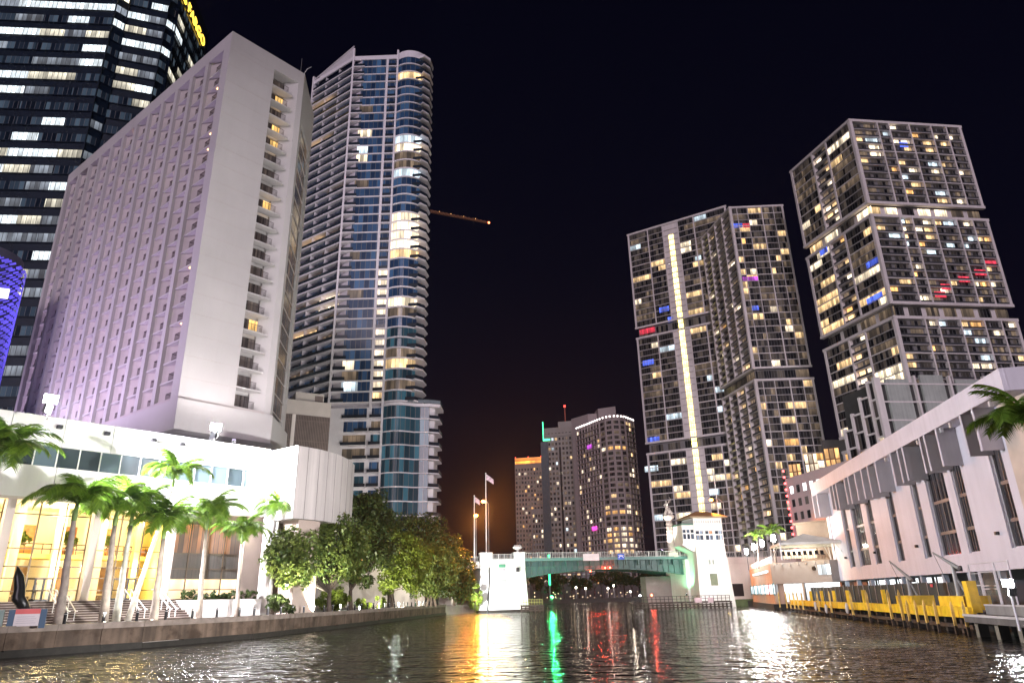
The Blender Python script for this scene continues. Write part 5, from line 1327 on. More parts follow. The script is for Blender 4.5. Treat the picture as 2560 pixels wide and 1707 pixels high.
def fender(label, pxa, pxb, y, ztop, posts, boards):
    xa, _ = BF.x_of(pxa, 1500, y); xb, _ = BF.x_of(pxb, 1500, y); c = BF.w((xa+xb)/2, y, 0)
    root = thing('timber_fender', label, 'fender', c)
    n = int((xb-xa)/0.9)
    for i in range(n+1):
        x = xa+(xb-xa)*i/n; BF.box('pile', x-0.14, x+0.14, y-0.16, y+0.16, -1.5, 1.0 if i % 4 else 1.3, TIMBER, root)
    for z in (0.15, 0.62, 1.05): BF.box('wale', xa-0.2, xb+0.2, y-0.30, y-0.16, z, z+0.26, TIMBER, root)
    BF.box('walkway', xa-0.1, xb+0.1, y+0.17, y+1.6, 1.25, 1.4, TIMBER, root)
    for z in (1.95, 2.5): BF.box('rail', xa, xb, y+0.2, y+0.27, z-0.05, z+0.04, boards, root)
    m = max(2,int((xb-xa)/posts))
    for i in range(m+1):
        x = xa+(xb-xa)*i/m; BF.box('rail_post', x-0.05, x+0.05, y+0.19, y+0.28, 1.4, 2.5, boards, root)
    return root, xa, xb
fender('dark timber fender with brown posts beside the white left pier', 1303, 1356, -1.5, 2.6, 0.55, mat('yellowish_wood',(0.30,0.28,0.10),0.7))
FR, fxa, fxb = fender('long dark timber fender below the right bridge tower', 1578, 1826, -9.0, 2.6, 0.9, BLACK)
for k, (px, w) in enumerate(((1745,1.6),(1776,1.2))):
    x, z = BF.x_of(px, 1497, -9.3); BF.box('notice_panel', x-w/2, x+w/2, -9.40, -9.31, 1.1, 2.1, mat('faded_notice',(0.45,0.33,0.36),0.7), FR)
def navlight(label, px, py, y, col, energy):
    p = bpt(px, py, y); root = thing('navigation_light', label, 'light', (p.x,p.y,1.4))
    MB().tube([(p.x,p.y,1.4),(p.x,p.y,p.z-0.15)], 0.05, 6).build('post', BLACK, root); MB().ball((0,0,0),0.17,10,7).build('lens', glow('nav_%s' % label.split()[0], col, 40, True), root, p)
    lamp_light('POINT', p-Vector((0,0.35,0)), energy, col, 0.15, None, root)
navlight('red navigation light on the right timber fender', 1629, 1487, -8.6, (1.0,0.07,0.03), 700)
navlight('green navigation light at the end of the left fender', 1380, 1491, -0.8, (0.03,1.0,0.25), 5200)
navlight('white navigation light at the tip of the long right fender', 1600, 1488, -8.6, (1.0,1.0,1.0), 150)
# green light strip on the far building seen above and below the span
g = at(1372, 1392, 300); root = thing('green_light_mast', 'vertical green neon strip on a mast beyond the bridge', 'light', (g.x,g.y,1.5))
zb_ = at(1372,1462,300).z; MB().tube([(g.x,g.y,zb_),(g.x,g.y,g.z+1.0)], 0.42, 8).build('neon_tube', glow('green_neon_bright',(0.03,1.0,0.35),3.0,True), root)
MB().tube([(g.x,g.y+0.8,1.5),(g.x,g.y+0.8,g.z+1.5)], 0.3, 8).build('mast', GREYM, root)

# ================================================================== FAR BANK UNDER THE SPAN
fq = MB().box(-40,70,343.5,345.2,-1,1.9).build('far_quay_wall', mat('far_quay',(0.10,0.09,0.08),0.9)); tag(fq, 'low dark quay wall on the far bank under the bridge', 'wall')
rnd = random.Random(8)
for i, px in enumerate(list(range(1335,1640,19))):
    D = rnd.uniform(362,400); b = at(px, 1500, D); h = rnd.uniform(8,13)
    c = Vector((b.x,b.y,1.5)); r = rnd.uniform(3.2,5.0)
    cl = [(tuple(c+Vector((rnd.uniform(-3,3),rnd.uniform(-2,2),h-r*0.6+rnd.uniform(-1.5,1.5)))), r*rnd.uniform(0.6,0.85)) for _ in range(4)]
    blob_tree('dark_tree', 'dark leafy tree on the far bank seen under the bridge', c, cl, c+Vector((0,0,h*0.4)), LEAF_D, 200+i, 0.95, 0.10, 'dark trees on the far bank')
for i, (px, py) in enumerate(((1440,1468),(1464,1470),(1534,1463),(1520,1470),(1576,1478))):
    p = at(px, py, 352); root = thing('park_lamp', 'white globe lamp on a thin pole on the far bank', 'street lamp', (p.x,p.y,1.5), 'park lamps on the far bank')
    MB().tube([(p.x,p.y,1.5),p], 0.12, 6).build('pole', GREYM, root); MB().ball((0,0,0),0.5,10,6).build('globe', glow('park_globe',(1.0,0.9,0.75),9,False), root, p)
    lamp_light('POINT', p-Vector((0,0.9,0)), 350, (1.0,0.85,0.65), 0.4, None, root)
tiny = MB()
for i in range(46):
    px = rnd.uniform(1325,1620); py = rnd.uniform(1478,1499); p = at(px, py, rnd.uniform(352,372)); r = rnd.uniform(0.1,0.26); tiny.ball(p, r, 6, 4)
o = tiny.build('far_shore_lights', glow('far_warm_lights',(1.0,0.72,0.42),3,False)); o['kind'] = 'stuff'
b0 = at(1325,1500,430); b1 = at(1640,1500,430)
far_box('low_shore_building', 'low building with scattered lit windows behind the dark trees on the far bank', b0, b1, 14, 22, 6, 26, (0.14,0.12,0.12), 0.22, 120, sideL=False, cat='building')

# ================================================================== RIGHT BANK
RF = Face(None, (51.8,163.5), (43.6,126.0))
def restaurant():
    root = thing('riverside_restaurant', 'peach walled riverside restaurant with bright windows and roof terrace', 'restaurant', (50,140,1.2)); f = RF; f.root = root
    PE = mat('peach_stucco', (0.50,0.32,0.23), 0.8, var=0.08, scale=0.5, streak=0.15)
    _, zt = f.x_of(1938,1403); W0 = lit('restaurant_white_window', (0.85,0.95,1.0), 2.2, pane=0.9, dark=0.3, mull=0.1)
    f.box('front_wall', 0, f.L, 0, 9, 1.0, zt, PE); f.box('quay_base', -1, f.L, -0.3, 9, -1.5, 1.0, ALGAE)
    x0, z0 = f.x_of(1882,1440); x1, z1 = f.x_of(1921,1424); n = 4
    for i in range(n): f.box('window', x0+(x1-x0)*i/n+0.15, x0+(x1-x0)*(i+1)/n-0.15, -0.06, 0.1, z0, z1, W0)
    x0, z0 = f.x_of(1880,1484); x1, z1 = f.x_of(1946,1459); n = 7
    TEAL = mat('teal_frame',(0.04,0.22,0.24),0.5)
    for i in range(n):
        a, b = x0+(x1-x0)*i/n, min(f.L, x0+(x1-x0)*(i+1)/n)
        f.box('window', a+0.3, b-0.2, -0.06, 0.1, z0, z1, W0); f.box('mullion', a-0.12, a+0.2, -0.16, 0.1, z0-0.2, z1+0.2, TEAL if i != 5 else mat('red_panel',(0.5,0.04,0.04),0.5))
    mb = MB(); balusters(mb, f, 0.2, f.L, 0.3, zt, zt+1.1, 0.35, 2.0); f.mb(mb, 'terrace_rail', WHITEM)
    # grey terrace fascia turning toward the white hall, bright kitchen below
    g = Face(root, (43.6,125.9), (48.4,113.2)); _, za = g.x_of(1990,1404); _, zb_ = g.x_of(1990,1457)
    g.box('terrace_fascia', 0, g.L, 0, 12, zb_, za, mat('grey_terrace_panel',(0.27,0.25,0.23),0.8,var=0.08,scale=0.5)); 
    KI = lit('kitchen_light', (0.95,0.98,1.0), 2.2, pane=2.6, dark=0.6, mull=0.05, sample=True, nscale=0.8)
    for i in range(5): g.box('kitchen_window', 0.6+i*(g.L-0.8)/5, 0.5+(i+1)*(g.L-0.8)/5, 1.5, 1.6, 1.3, zb_-0.05, KI)
    for x in (0.2, g.L*0.5): g.box('column', x, x+0.35, 0.1, 0.45, 1.2, zb_, GREYM)
    for k in range(7): c = g.w(1+k*(g.L-2)/6, -0.04, za-0.35); MB().box(-0.12,0.12,-0.12,0,-0.1,0.1).build('bolt', GREYM, root, c, rotz=g.a)
    x, z = g.x_of(2036,1420); m = MB(); m.tube([(x,-0.02,z),(x,-0.25,z)],0.32,12); g.mb(m, 'round_vent', BLACK)
    a, z0 = g.x_of(2048,1436); b, z1 = g.x_of(2076,1409); g.box('window', a, min(b,g.L), -0.1, -0.02, z0, z1, W0)
    # tiled roof block behind
    p0 = at(1995,1350,140); p1 = at(2062,1340,138); q = Face(root, xy(p0), xy(p1)); zt3 = at(2005,1310,140).z
    q.box('upper_block', 0, q.L+4, 0, 6, za, zt3, mat('sand_block',(0.45,0.36,0.27),0.8)); q.box('upper_roof', -0.4, q.L+4.4, -0.4, 6.4, zt3, zt3+0.3, mat('sand_block',(0.45,0.36,0.27),0.8))
    tb_ = MB()
    return za, g
ZTER, GFACE = restaurant()
def tent():
    c = at(2018,1395,124); c.z = ZTER; root = thing('canopy_tent', 'white peaked canopy tent on the restaurant terrace', 'tent', c)
    a = at(1952,1363,126); z = a.z; w = 4.6; CV = mat('canvas',(0.60,0.60,0.55),0.8); d = azd(100); n = azd(10)
    cor = [c-d*w-n*w, c+d*w-n*w, c+d*w+n*w, c-d*w+n*w]; ap = Vector((c.x,c.y,at(2018,1333,124).z)); mb = MB()
    mb.v = [(p.x,p.y,z) for p in cor]+[tuple(ap)]+[(p.x,p.y,z-0.35) for p in cor]
    for i in range(4): mb.f += [(i,(i+1)%4,4),(i+5,(i+1)%4+5,(i+1)%4,i)]
    mb.build('canopy', CV, root)
    for p in cor: MB().tube([(p.x,p.y,ZTER),(p.x,p.y,z)], 0.12, 8).build('leg', WHITEM, root)
    for p in cor: MB().obox((p.x,p.y,ZTER+0.3),(p.x+(c.x-p.x)*0.22,p.y+(c.y-p.y)*0.22,z-0.05),0.08,0.08).build('brace', WHITEM, root)
    f = Face(root, xy(c-d*2.9+n*4), xy(c+d*2.4+n*4)); f.box('bar_back', 0, f.L, 0, 0.1, ZTER+0.5, z-0.6, lit('bar_glow',(1.0,0.78,0.55),2.4,pane=30,dark=0.9,mull=0,sample=True))
    lamp_light('POINT', c+Vector((0,0,z-ZTER-0.6)), 900, (1.0,0.85,0.65), 0.3, None, root)
tent()
cshape = None
for i, px in enumerate((1962,1976,1990,2003,2017,2031,2046,2060)):
    p = at(px, 1402, 118.5+ (i%2)*1.2); p.z = ZTER
    root = thing('terrace_chair', 'dark bar chair silhouetted in front of the lit terrace bar', 'chair', p, 'bar chairs on the terrace')
    MB().box(-.25,.25,-.25,.25,0.62,0.70).build('seat', BLACK, root, p); MB().box(-.25,.25,.2,.25,0.7,1.25).build('backrest', BLACK, root, p)
    for a, b in ((-1,-1),(1,-1),(1,1),(-1,1)): MB().box(a*.22-.02,a*.22+.02,b*.22-.02,b*.22+.02,0,0.62).build('leg', BLACK, root, p)
for i, (px, py, y) in enumerate(((1866,1378,0),(1884,1367,1),(1905,1358,2),(1933,1345,3))):
    p = at(px, py, (158,150,141,131)[i]); root = thing('terrace_lamp', ('first and farthest','second','third','nearest and highest')[i]+' glaring white lamp of the row on the terrace edge', 'street lamp', (p.x,p.y,ZTER-0.2), 'white lamps along the terrace')
    MB().tube([(p.x,p.y,ZTER-0.3),(p.x,p.y,p.z-0.3)], 0.07, 8).build('pole', BLACK, root); MB().lathe([(0.18,-0.55),(0.34,-0.4),(0.36,0.35),(0.2,0.6)], p, 12).build('lantern', glow('lantern_white',(1.0,0.97,0.92),160,False), root)
    MB().lathe([(0.42,0.6),(0.4,0.68),(0.05,0.95)], p, 12).build('lantern_cap', BLACK, root)
    lamp_light('POINT', p-Vector((0.55,0.2,0)), 6500, (1.0,0.96,0.90), 0.3, None, root)

# ---- white modern hall
WB = Face(None, (48.3,115.0), (38.7,53.0))
def hall():
    root = thing('white_hall', 'white modern hall with deep sloping roof edge, hanging fins and tall dark windows', 'building', (50,85,1.2)); f = WB; f.root = root; L = f.L
    WH = mat('hall_white_concrete', (0.72,0.69,0.76), 0.75, var=0.06, scale=0.3, streak=0.10, bump=0.08); SH = mat('hall_shaded_concrete', (0.42,0.39,0.40), 0.8, var=0.06, scale=0.5, streak=0.12)  # darker copy of the hall white puts shade into fins and reveals
    HG = glass('hall_dark_glass', (0.012,0.012,0.015), rough=0.10, spec=0.35, gs=1.4, glow=(0.05,0.045,0.05), pane=0.45)
    FRM = mat('window_frame_grey', (0.17,0.155,0.16), 0.5)
    zl0, zl1, zr0, zr1 = 17.7, 19.4, 17.2, 19.1
    yw = 2.0
    # roof slab
    MB().prism([xy(f.w(-0.5,0,0)), xy(f.w(L,0,0)), xy(f.w(L+2,26,0)), xy(f.w(0,26,0))], 17.45, 19.3).build('roof_slab', WH, root)
    body = [xy(f.w(0,yw+0.6,0)), xy(f.w(L-0.5,yw+0.6,0)), xy(f.w(L-0.5,24,0)), xy(f.w(0,24,0))]
    MB().prism(body, 4.4, 17.44).build('core_wall', mat('hall_core',(0.06,0.055,0.06),0.8), root)
    X = lambda cx, cy: f.x_of(2040+cx/2.613, 900+cy/2.613, yw)[0]
    wins = [(X(128,1330),X(150,1330)),(X(236,1330),X(264,1330)),(X(302,1330),X(364,1330)),(X(402,1320),X(440,1320)),(X(556,1310),X(594,1310)),(X(732,1290),X(770,1290)),(X(840,1280),X(958,1280)),(X(1022,1270),X(1090,1270)),(X(1290,1160),X(1364,1160))]
    x = 0.0; zb = 6.0
    edges = [0.0]
    for i, (a, b) in enumerate(wins):
        f.box('wall_pier', x, a-0.22, yw-0.22 if a-0.22-x > 2.2 else yw-0.12, yw+0.65, zb, 17.45, WH); x = b+0.22
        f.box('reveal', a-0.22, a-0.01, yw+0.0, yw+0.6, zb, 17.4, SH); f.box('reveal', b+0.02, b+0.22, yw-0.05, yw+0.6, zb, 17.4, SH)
        for z0, z1 in ((6.1,8.1),(8.4,11.2),(11.5,14.3),(14.6,17.3)):
            f.box('window', a, b, yw+0.16, yw+0.22, z0, z1, HG); f.box('transom', a, b, yw+0.08, yw+0.5, z1, z1+0.3, FRM)
        nn = 1 if b-a < 2 else 3
        for j in range(1, nn+1): q = a+(b-a)*j/(nn+1); f.box('mullion', q-0.04, q+0.04, yw+0.10, yw+0.5, 6.1, 17.3, FRM)
        f.box('sill', a-0.05, b+0.05, yw+0.0, yw+0.5, zb, 6.12, WH)
    f.box('wall_pier', x, L-0.2, yw-0.22, yw+0.65, zb, 17.45, WH)
    f.box('base_wall', 0.0, L-0.2, yw-0.24, yw+0.7, 4.35, zb, WH)
    # hanging fins under the roof edge, in stepped groups over the window bays
    XF = lambda cx, cy: f.x_of(2040+cx/2.613, 900+cy/2.613, 0.1)
    fins = [(0,1030),(30,1020),(115,975),(138,980),(160,972),(215,940),(243,938),(285,915),(330,905),(375,895),(425,862), (530,820),(578,800),(612,785),(728,738),(760,722),(840,692),(1010,628),(1092,592)]
    for cx, cy in fins:
        x, z = XF(cx, cy)
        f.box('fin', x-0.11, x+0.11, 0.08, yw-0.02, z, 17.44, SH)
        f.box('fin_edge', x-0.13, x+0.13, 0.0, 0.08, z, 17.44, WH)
    for cx, cy in ((200,790),(330,735),(440,660),(650,560),(800,480),(860,445),(1025,360),(1120,315)):
        x, z = XF(cx, cy); f.box('soffit_lamp', x-0.14, x+0.14, 0.3, 0.55, 17.0, 17.44, mat('soffit_lamp_white',(0.7,0.68,0.68),0.5))
    # end of the building, turned to the right
    e = Face(root, xy(f.w(L,0,0)), xy(f.w(L,0,0)+azd(97)*16))
    e.box('roof_slab', 0.3, e.L, -0.05, 6, 17.455, 19.305, WH); e.box('end_wall', 1.8, 7.0, 0.8, 5, 8.5, 17.4, mat('hall_end_orange_lit',(0.60,0.50,0.42),0.8)); e.box('end_wall', 7.0, e.L, 0.6, 5, 4.4, 17.4, WH)  # orange light in the end recess put into the wall colour
    # service doors and undercroft
    f.box('undercroft_back', 0.0, L, 6.0, 6.2, 1.2, 4.35, mat('undercroft_dark',(0.05,0.05,0.06),0.9)); 
    UL = lit('undercroft_light', (0.92,0.97,1.0), 2.6, pane=3.0, dark=0.5, mull=0.18, sample=True, nscale=1.0)
    for i in range(7): f.box('undercroft_window', 0.8+i*4.2, 4.4+i*4.2, 5.8, 5.95, 3.2 if i > 2 else 2.2, 4.2, UL)
    for i in range(10): f.box('column', 1.5+i*6.0, 2.0+i*6.0, 2.2, 2.7, 1.2, 4.35, mat('undercroft_column',(0.45,0.5,0.58),0.7))
    for cx, cy in ((188,1290),(376,1256),(650,1215),(1172,1130)):
        x, z = f.x_of(2040+cx/2.613, 900+cy/2.613, yw-0.5); f.box('wall_lamp', x-0.14, x+0.14, yw-0.55, yw-0.25, z-0.14, z+0.14, BLACK)
    return root
HALL = hall()
# low office with the grid of small windows behind the terrace
def grid_office():
    p0 = at(1962,1197,185); zt = p0.z; p1 = p0+azd(169.3)*46
    root = thing('grid_office', 'low mauve office block with a grid of small square windows behind the terrace', 'office', (p0.x,p0.y,1.2)); W = Wins(root); f = Face(root, xy(p0), xy(p1))
    wm = mat('mauve_wall', (0.34,0.26,0.27), 0.85, var=0.06, scale=0.4)
    MB().prism([xy(f.w(0,0,0)),xy(f.w(f.L,0,0)),xy(f.w(f.L,25,0)),xy(f.w(0,25,0))], 0, zt).build('wall', wm, root)
    for k in range(9):
        for j in range(16):
            x = 1.6+j*2.75; z = zt-3.9-k*3.1
            if z > 3: W.add(f, x, x+1.35, -0.03, 0.2, z, z+1.75, lit('office_top_row',(0.95,0.97,1.0),2.4,pane=3,dark=0.6,mull=0) if k == 0 and j in (0,2,3,4) else DGLASS)
            if z > 3: f.box('sill', x-0.1, x+1.45, -0.12, 0.0, z-0.12, z-0.02, wm)
    for k in range(14): z = 11+k*1.5; f.box('red_bulb', 0.15, 0.55, -0.5, -0.15, z, z+0.5, glow('red_string_bulb',(1.0,0.10,0.10),5,False))
    # amber glazed lanterns above the roof
    for (a, b, y0, y1, m_) in ((1978,2010,1158,1195,AMBER),(2018,2052,1132,1175,PALE),(2068,2108,1118,1160,AMBER)):
        q0 = at(a, y1+20, 196); q1 = at(b, y1+20, 196); z1 = at((a+b)/2, y0, 196).z; g = Face(root, xy(q0), xy(q1)); n = 4
        g.box('lantern_core', 0.1, g.L-0.1, 0.3, 4, zt-6, z1, mat('lantern_core',(0.12,0.06,0.03),0.8))
        for r in range(4):
            for c in range(3):
                zz = z1-(r+1)*(z1-zt+3)/4; W.add(g, c*g.L/3+0.15, (c+1)*g.L/3-0.15, 0.1, 0.2, zz+0.15, zz+(z1-zt+3)/4-0.15, m_)
    W.done()
grid_office()

# ---- yellow dock
DF = Face(None, xy(dk(72)), xy(dk(-30)))   # x = 72 - t
YEL = mat('dock_yellow_paint', (0.86,0.56,0.010), 0.5, var=0.12, scale=1.5, streak=0.25, grime=0.4, bump=0.15); YPL = mat('weathered_yellow_timber', (0.72,0.50,0.14), 0.75, var=0.25, scale=2, bump=0.4, grime=0.5)
PLK = mat('dock_planks', (0.18,0.15,0.12), 0.8, var=0.25, scale=2)
def dx(px, py=1510, y=0): return DF.x_of(px, py, y)[0]
def dock():
    root = thing('yellow_dock', 'long dock with a bright yellow painted edge beam along the right bank', 'dock', dk(35,2,0)); f = DF; f.root = root
    x = dx(1976,1502); xe = dx(2420,1530); n = 12
    for i in range(n):
        a, b = x+(xe-x)*i/n, x+(xe-x)*(i+1)/n; f.box('beam', a+0.03, b-0.03, random.uniform(-.03,.03), 0.42, 1.02+random.uniform(-.02,.02), 1.73+random.uniform(-.02,.02), YEL)
    m = int((xe-x)/0.9)
    for i in range(m): f.box('plank', x+i*0.9+0.02, x+(i+1)*0.9-0.02, 0.45, 4.4, 1.38, 1.5, PLK)
    for i in range(24): a = x+(xe-x)*i/23; f.box('support_pile', a-0.2, a+0.2, 0.5, 0.9, -1.5, 1.38, TIMBER)
    f.box('rear_wall', x-6, xe, 2.6, 2.9, -1.5, 1.37, ALGAE); f.box('lower_wale', x, xe, 0.1, 0.4, 0.35, 0.6, TIMBER)
dock()
def pile_mesh(w, z0, z1):
    m = MB(); h = 0.35; n = 0
    m.v = [(-w,-w,z0),(w,-w,z0),(w,w,z0),(-w,w,z0),(-w,-w,z1-h),(w,-w,z1-h),(w,w,z1-h),(-w,w,z1-h),(-w*0.4,0,z1),(w*0.4,0,z1)]
    m.f = [(0,3,2,1),(0,1,5,4),(1,2,6,5),(2,3,7,6),(3,0,4,7),(4,5,9,8),(6,7,8,9),(5,6,9),(7,4,8)]
    return m
def pile(px, y, kind, label, group):
    w, z1 = {'t':(0.095,2.95),'s':(0.085,2.15),'b':(0.28,2.95)}[kind]
    c = DF.w(dx(px,1512,y), y, 0); root = thing('mooring_pile', label, 'pile', c, group)
    if kind == 'b': place('post', bxmesh('post', 0.36, 0.3, 1.5, YEL), root, c+Vector((0,0,2.2)), DF.a)
    else:
        if kind+'m' not in _BC: _BC[kind+'m'] = pile_mesh(w, 0.5, z1).mesh('post', YPL); _BC[kind+'w'] = pile_mesh(w*1.02, -1.5, 0.86).mesh('wet_foot', TIMBER)
        place('post', _BC[kind+'m'], root, c, DF.a+random.uniform(-.1,.1)); place('wet_foot', _BC[kind+'w'], root, c, DF.a)
for cx in (325,440,500,565,625,700,955,1155,1500,1765,2120,2300): pile(1900+cx/6.533, -0.35, 't', 'tall pointed yellow timber pile standing along the dock beam', 'tall yellow piles along the dock')
for cx in (855,1035,1235,1460,1725,2050): pile(1900+cx/6.533, 0.75, 'b', 'wide yellow board post standing behind the dock beam', 'wide yellow posts on the dock')
for cx in (440,575,715,885,1160,1350): pile(2200+cx/6.533, -0.35, 's', 'short pointed yellow pile at the near end of the dock', 'short yellow piles at the near dock end')
bp_ = DF.w(dx(2436,1515,0.6), 0.6, 0); t_ = thing('end_post', 'thick square yellow post at the near end of the dock', 'post', bp_); place('post', bxmesh('post',0.75,0.6,2.2,YEL), t_, bp_+Vector((0,0,2.3)), DF.a)
def davit(label, px0, px1, tip, top):
    xa, xb = dx(px0,1505,0.6), dx(px1,1505,0.6); c = DF.w((xa+xb)/2, 1.2, 1.5); root = thing('davit_crane', label, 'crane', c)
    DF.box('base_block', xa, xb, 0.46, 2.2, 1.5, 2.42, mat('dock_yellow_paint',(0,0,0)), root)
    GS = mat('grey_crane_steel',(0.30,0.30,0.29),0.5,0.4); z = 2.42
    def w(x, y, z_): return DF.w(x, y, z_)
    mx = (xa+xb)/2
    pv = w(mx, 1.1, top); tp = DF.w(DF.x_of(*tip, 0.6)[0], 0.6, DF.x_of(*tip, 0.6)[1])
    MB().tube([w(mx,1.1,z), pv], [0.17,0.13], 10).build('mast', GS, root)
    for s in (-0.55, 0.65): MB().obox(w(mx+s,1.4,z), w(mx,1.15,z+1.3), 0.10, 0.10).build('strut', GS, root)
    MB().tube([pv-(tp-pv).normalized()*0.7, pv, tp], [0.14,0.14,0.06], 8).build('boom', GS, root)
    MB().tube([pv+Vector((0.35,0.1,-0.5)), pv+Vector((0.35,0.1,-0.12))], 0.34, 12).build('winch', BLACK, root)
    MB().tube([tp, w(mx-0.5,0.9,z+0.1)], 0.02, 4).build('cable', BLACK, root)
davit('grey boat davit with long raised boom on the left yellow block', 2246, 2286, (2223,1402), 4.0); davit('grey boat davit with steeper boom on the right yellow block', 2353, 2416, (2332,1381), 4.6)
def screen_fence():
    f = Face(None, xy(dk(88,4.2)), xy(dk(2,4.2))); root = thing('screen_fence', 'tall dark green privacy screen fence behind the yellow dock', 'fence', dk(40,4.2,1.2)); f.root = root
    GS = mat('dark_green_screen', (0.022,0.040,0.042), 0.75, var=0.2, scale=0.8, bump=0.15, bscale=3); n = 36
    for i in range(n):
        a, b = f.L*i/n, f.L*(i+1)/n; f.box('screen_panel', a+0.04, b-0.04, random.uniform(-.03,.03), 0.06, 1.25, 3.45+random.uniform(-.04,.04), GS); f.box('post', a-0.035, a+0.035, -0.09, -0.035, 1.2, 3.6, GREYM)
    x, z = f.x_of(2329,1463,-0.1); f.box('red_notice', x-0.3, x+0.3, -0.12, -0.095, z-0.12, z+0.12, mat('red_notice',(0.6,0.03,0.08),0.5))
screen_fence()
for i, (px, py) in enumerate(((2040,1514),(2067,1521),(2119,1520))):
    p = DF.w(dx(px,py,-0.5), -0.55, zat(px, py, DF.w(dx(px,py,-0.5),-0.55,0))); root = thing('boat_fender', ('leftmost','middle','rightmost')[i]+' of three white boat fenders hanging on the yellow beam', 'fender', p)
    MB().lathe([(0.05,0.55),(0.13,0.45),(0.19,0.2),(0.19,-0.25),(0.12,-0.45),(0.04,-0.52)], p, 12).build('buoy', mat('fender_white',(0.62,0.58,0.55),0.5), root, smooth=True); MB().tube([p+Vector((0,0,0.5)), p+Vector((0.06,0.12,1.0))],0.02,5).build('rope', BLACK, root)
def jetty():
    f = DF; x0 = dx(2436,1530); root = thing('concrete_jetty', 'grey concrete jetty with raised kerb at the right edge', 'jetty', f.w(x0+6,2,0)); f2 = f
    CG = mat('jetty_concrete', (0.12,0.115,0.11), 0.85, var=0.15, scale=0.8, bump=0.3, streak=0.3)
    f.box('slab', x0, x0+26, -0.7, 5.5, 0.85, 1.32, CG, root); f.box('slab_edge', x0, x0+26, -0.78, -0.7, 1.22, 1.36, mat('pale_edge',(0.45,0.43,0.42),0.8), root)
    f.box('kerb', x0+0.5, x0+26, 0.5, 0.9, 1.32, 1.85, mat('kerb_concrete',(0.22,0.215,0.205),0.85,var=0.1,streak=0.3), root); f.box('kerb_cap', x0+0.5, x0+26, 0.46, 0.94, 1.85, 1.93, mat('pale_edge',(0.45,0.43,0.42),0.8), root)
    for i in range(9): f.box('leg', x0+0.6+i*2.9, x0+1.1+i*2.9, -0.4, 0.2, -1.5, 0.85, mat('jetty_leg',(0.16,0.15,0.12),0.85,var=0.2), root)
    f.box('rear_wall', x0, x0+26, 1.8, 2.2, -1.5, 0.84, ALGAE, root)
jetty()
def gate():
    x0 = dx(2440,1500,2.0); f = DF; root = thing('chainlink_gate', 'white pipe framed chain link gate beside the jetty', 'gate', f.w(x0+3,2.0,1.3))
    P_ = mat('gate_pipe',(0.62,0.58,0.60),0.4)
    for x, z1 in ((0,4.6),(1.5,4.0),(1.75,4.0),(3.9,4.0),(4.1,4.6),(6.2,4.6)): MB().tube([f.w(x0+x,2.0,1.3), f.w(x0+x,2.0,z1)],0.05,8).build('pipe', P_, root)
    for xa, xb, z in ((0,1.5,3.9),(0,1.5,3.1),(1.75,3.9,3.95),(1.75,3.9,3.05),(1.75,3.9,1.5),(1.75,3.9,2.85),(4.1,6.2,4.0),(0,6.2,4.55)): MB().tube([f.w(x0+xa,2.0,z), f.w(x0+xb,2.0,z)],0.04,6).build('pipe', P_, root)
    m = MB()
    for i in range(40):
        for s in (1,-1):
            a = i*0.16; x1 = a+s*2.4
            zA, zB = 1.5, 3.9
            m.obox((x0+a,2.0,zA),(x0+max(0,min(6.2,x1)),2.0,zA+(zB-zA)*abs(max(0,min(6.2,x1))-a)/2.4+0.001),0.008,0.008)
    f.mb(m, 'mesh_wire', GREYM, 'stuff', parent=root)
gate()
fp = at(2525,1478,46.5)
floodlight('white floodlight glaring above the jetty at the right edge', 2525, 1478, 46.5, (-24,92,12), 210000, size=0.25, cone=86, post=1.9, second=((-6,6,3), 2500, 100))

# ================================================================== PLANTS PLACED
rp_ = random.Random(5)
palm_at('palm with its crown cut by the left edge of the picture', -75, 1568, -8, 1178, seed=21, scale=1.5, nf=22)
palm_at('stout brown palm left of the first lobby doors', 145, 1564, 185, 1300, seed=22, scale=1.3, r0=0.27)
palm_at('dark stout palm right of the lobby pillar', 257, 1557, 287, 1312, seed=23, scale=1.28, r0=0.28)
palm_at('pale leaning palm beside the dark stout palm', 289, 1555, 327, 1312, seed=24, scale=1.28, r0=0.25, bark=PBARK2)
palm_at('brown palm with a low crown in front of the tallest palm', 383, 1552, 408, 1345, seed=25, scale=1.22, r0=0.27)
tp_ = qy(399,1535,1.75); tb_ = Vector((-34.6,66.0,1.75)); tD = math.hypot(tb_.x,tb_.y)
palm('tallest slender palm with a thin crown and dark fruit cluster', tb_, at(432,1215,tD-0.3), r0=0.2, bark=PBARK2, scale=1.2, seed=26, nf=14)
palm_at('palm in front of the brown restaurant windows', 496, 1546, 516, 1322, seed=27, scale=1.25, r0=0.22)
palm_at('smallest palm right of the restaurant windows', 591, 1541, 604, 1358, seed=28, scale=1.1, r0=0.2)
palm_at('pale palm beside the white round column', 668, 1537, 695, 1300, seed=29, scale=1.3, r0=0.24, bark=PBARK2)
fc_ = at(436,1275,tD-0.3); mm_ = MB(); 
for i in range(16): mm_.ball((rp_.uniform(-.3,.3),rp_.uniform(-.3,.3),rp_.uniform(-.3,.3)),0.14,7,5)
bpy_f = mm_.build('fruit_cluster', mat('palm_fruit',(0.07,0.03,0.035),0.6), None, fc_); 
for o_ in list(COL.objects):
    if o_.get('label','').startswith('tallest slender palm'):
        bpy_f.parent = o_; bpy_f.location = fc_-WP[o_.name]
palm('palm whose yellowish fronds hang in at the right edge', dk(-4,7,1.3), at(2592,1112,47), seed=31, scale=1.15, nf=16)
palm('palm lit green behind the terrace lamps', Vector((*xy(at(1938,1400,137)),ZTER-0.3)), at(1932,1345,137), r0=0.16, seed=32, scale=0.95, nf=14)
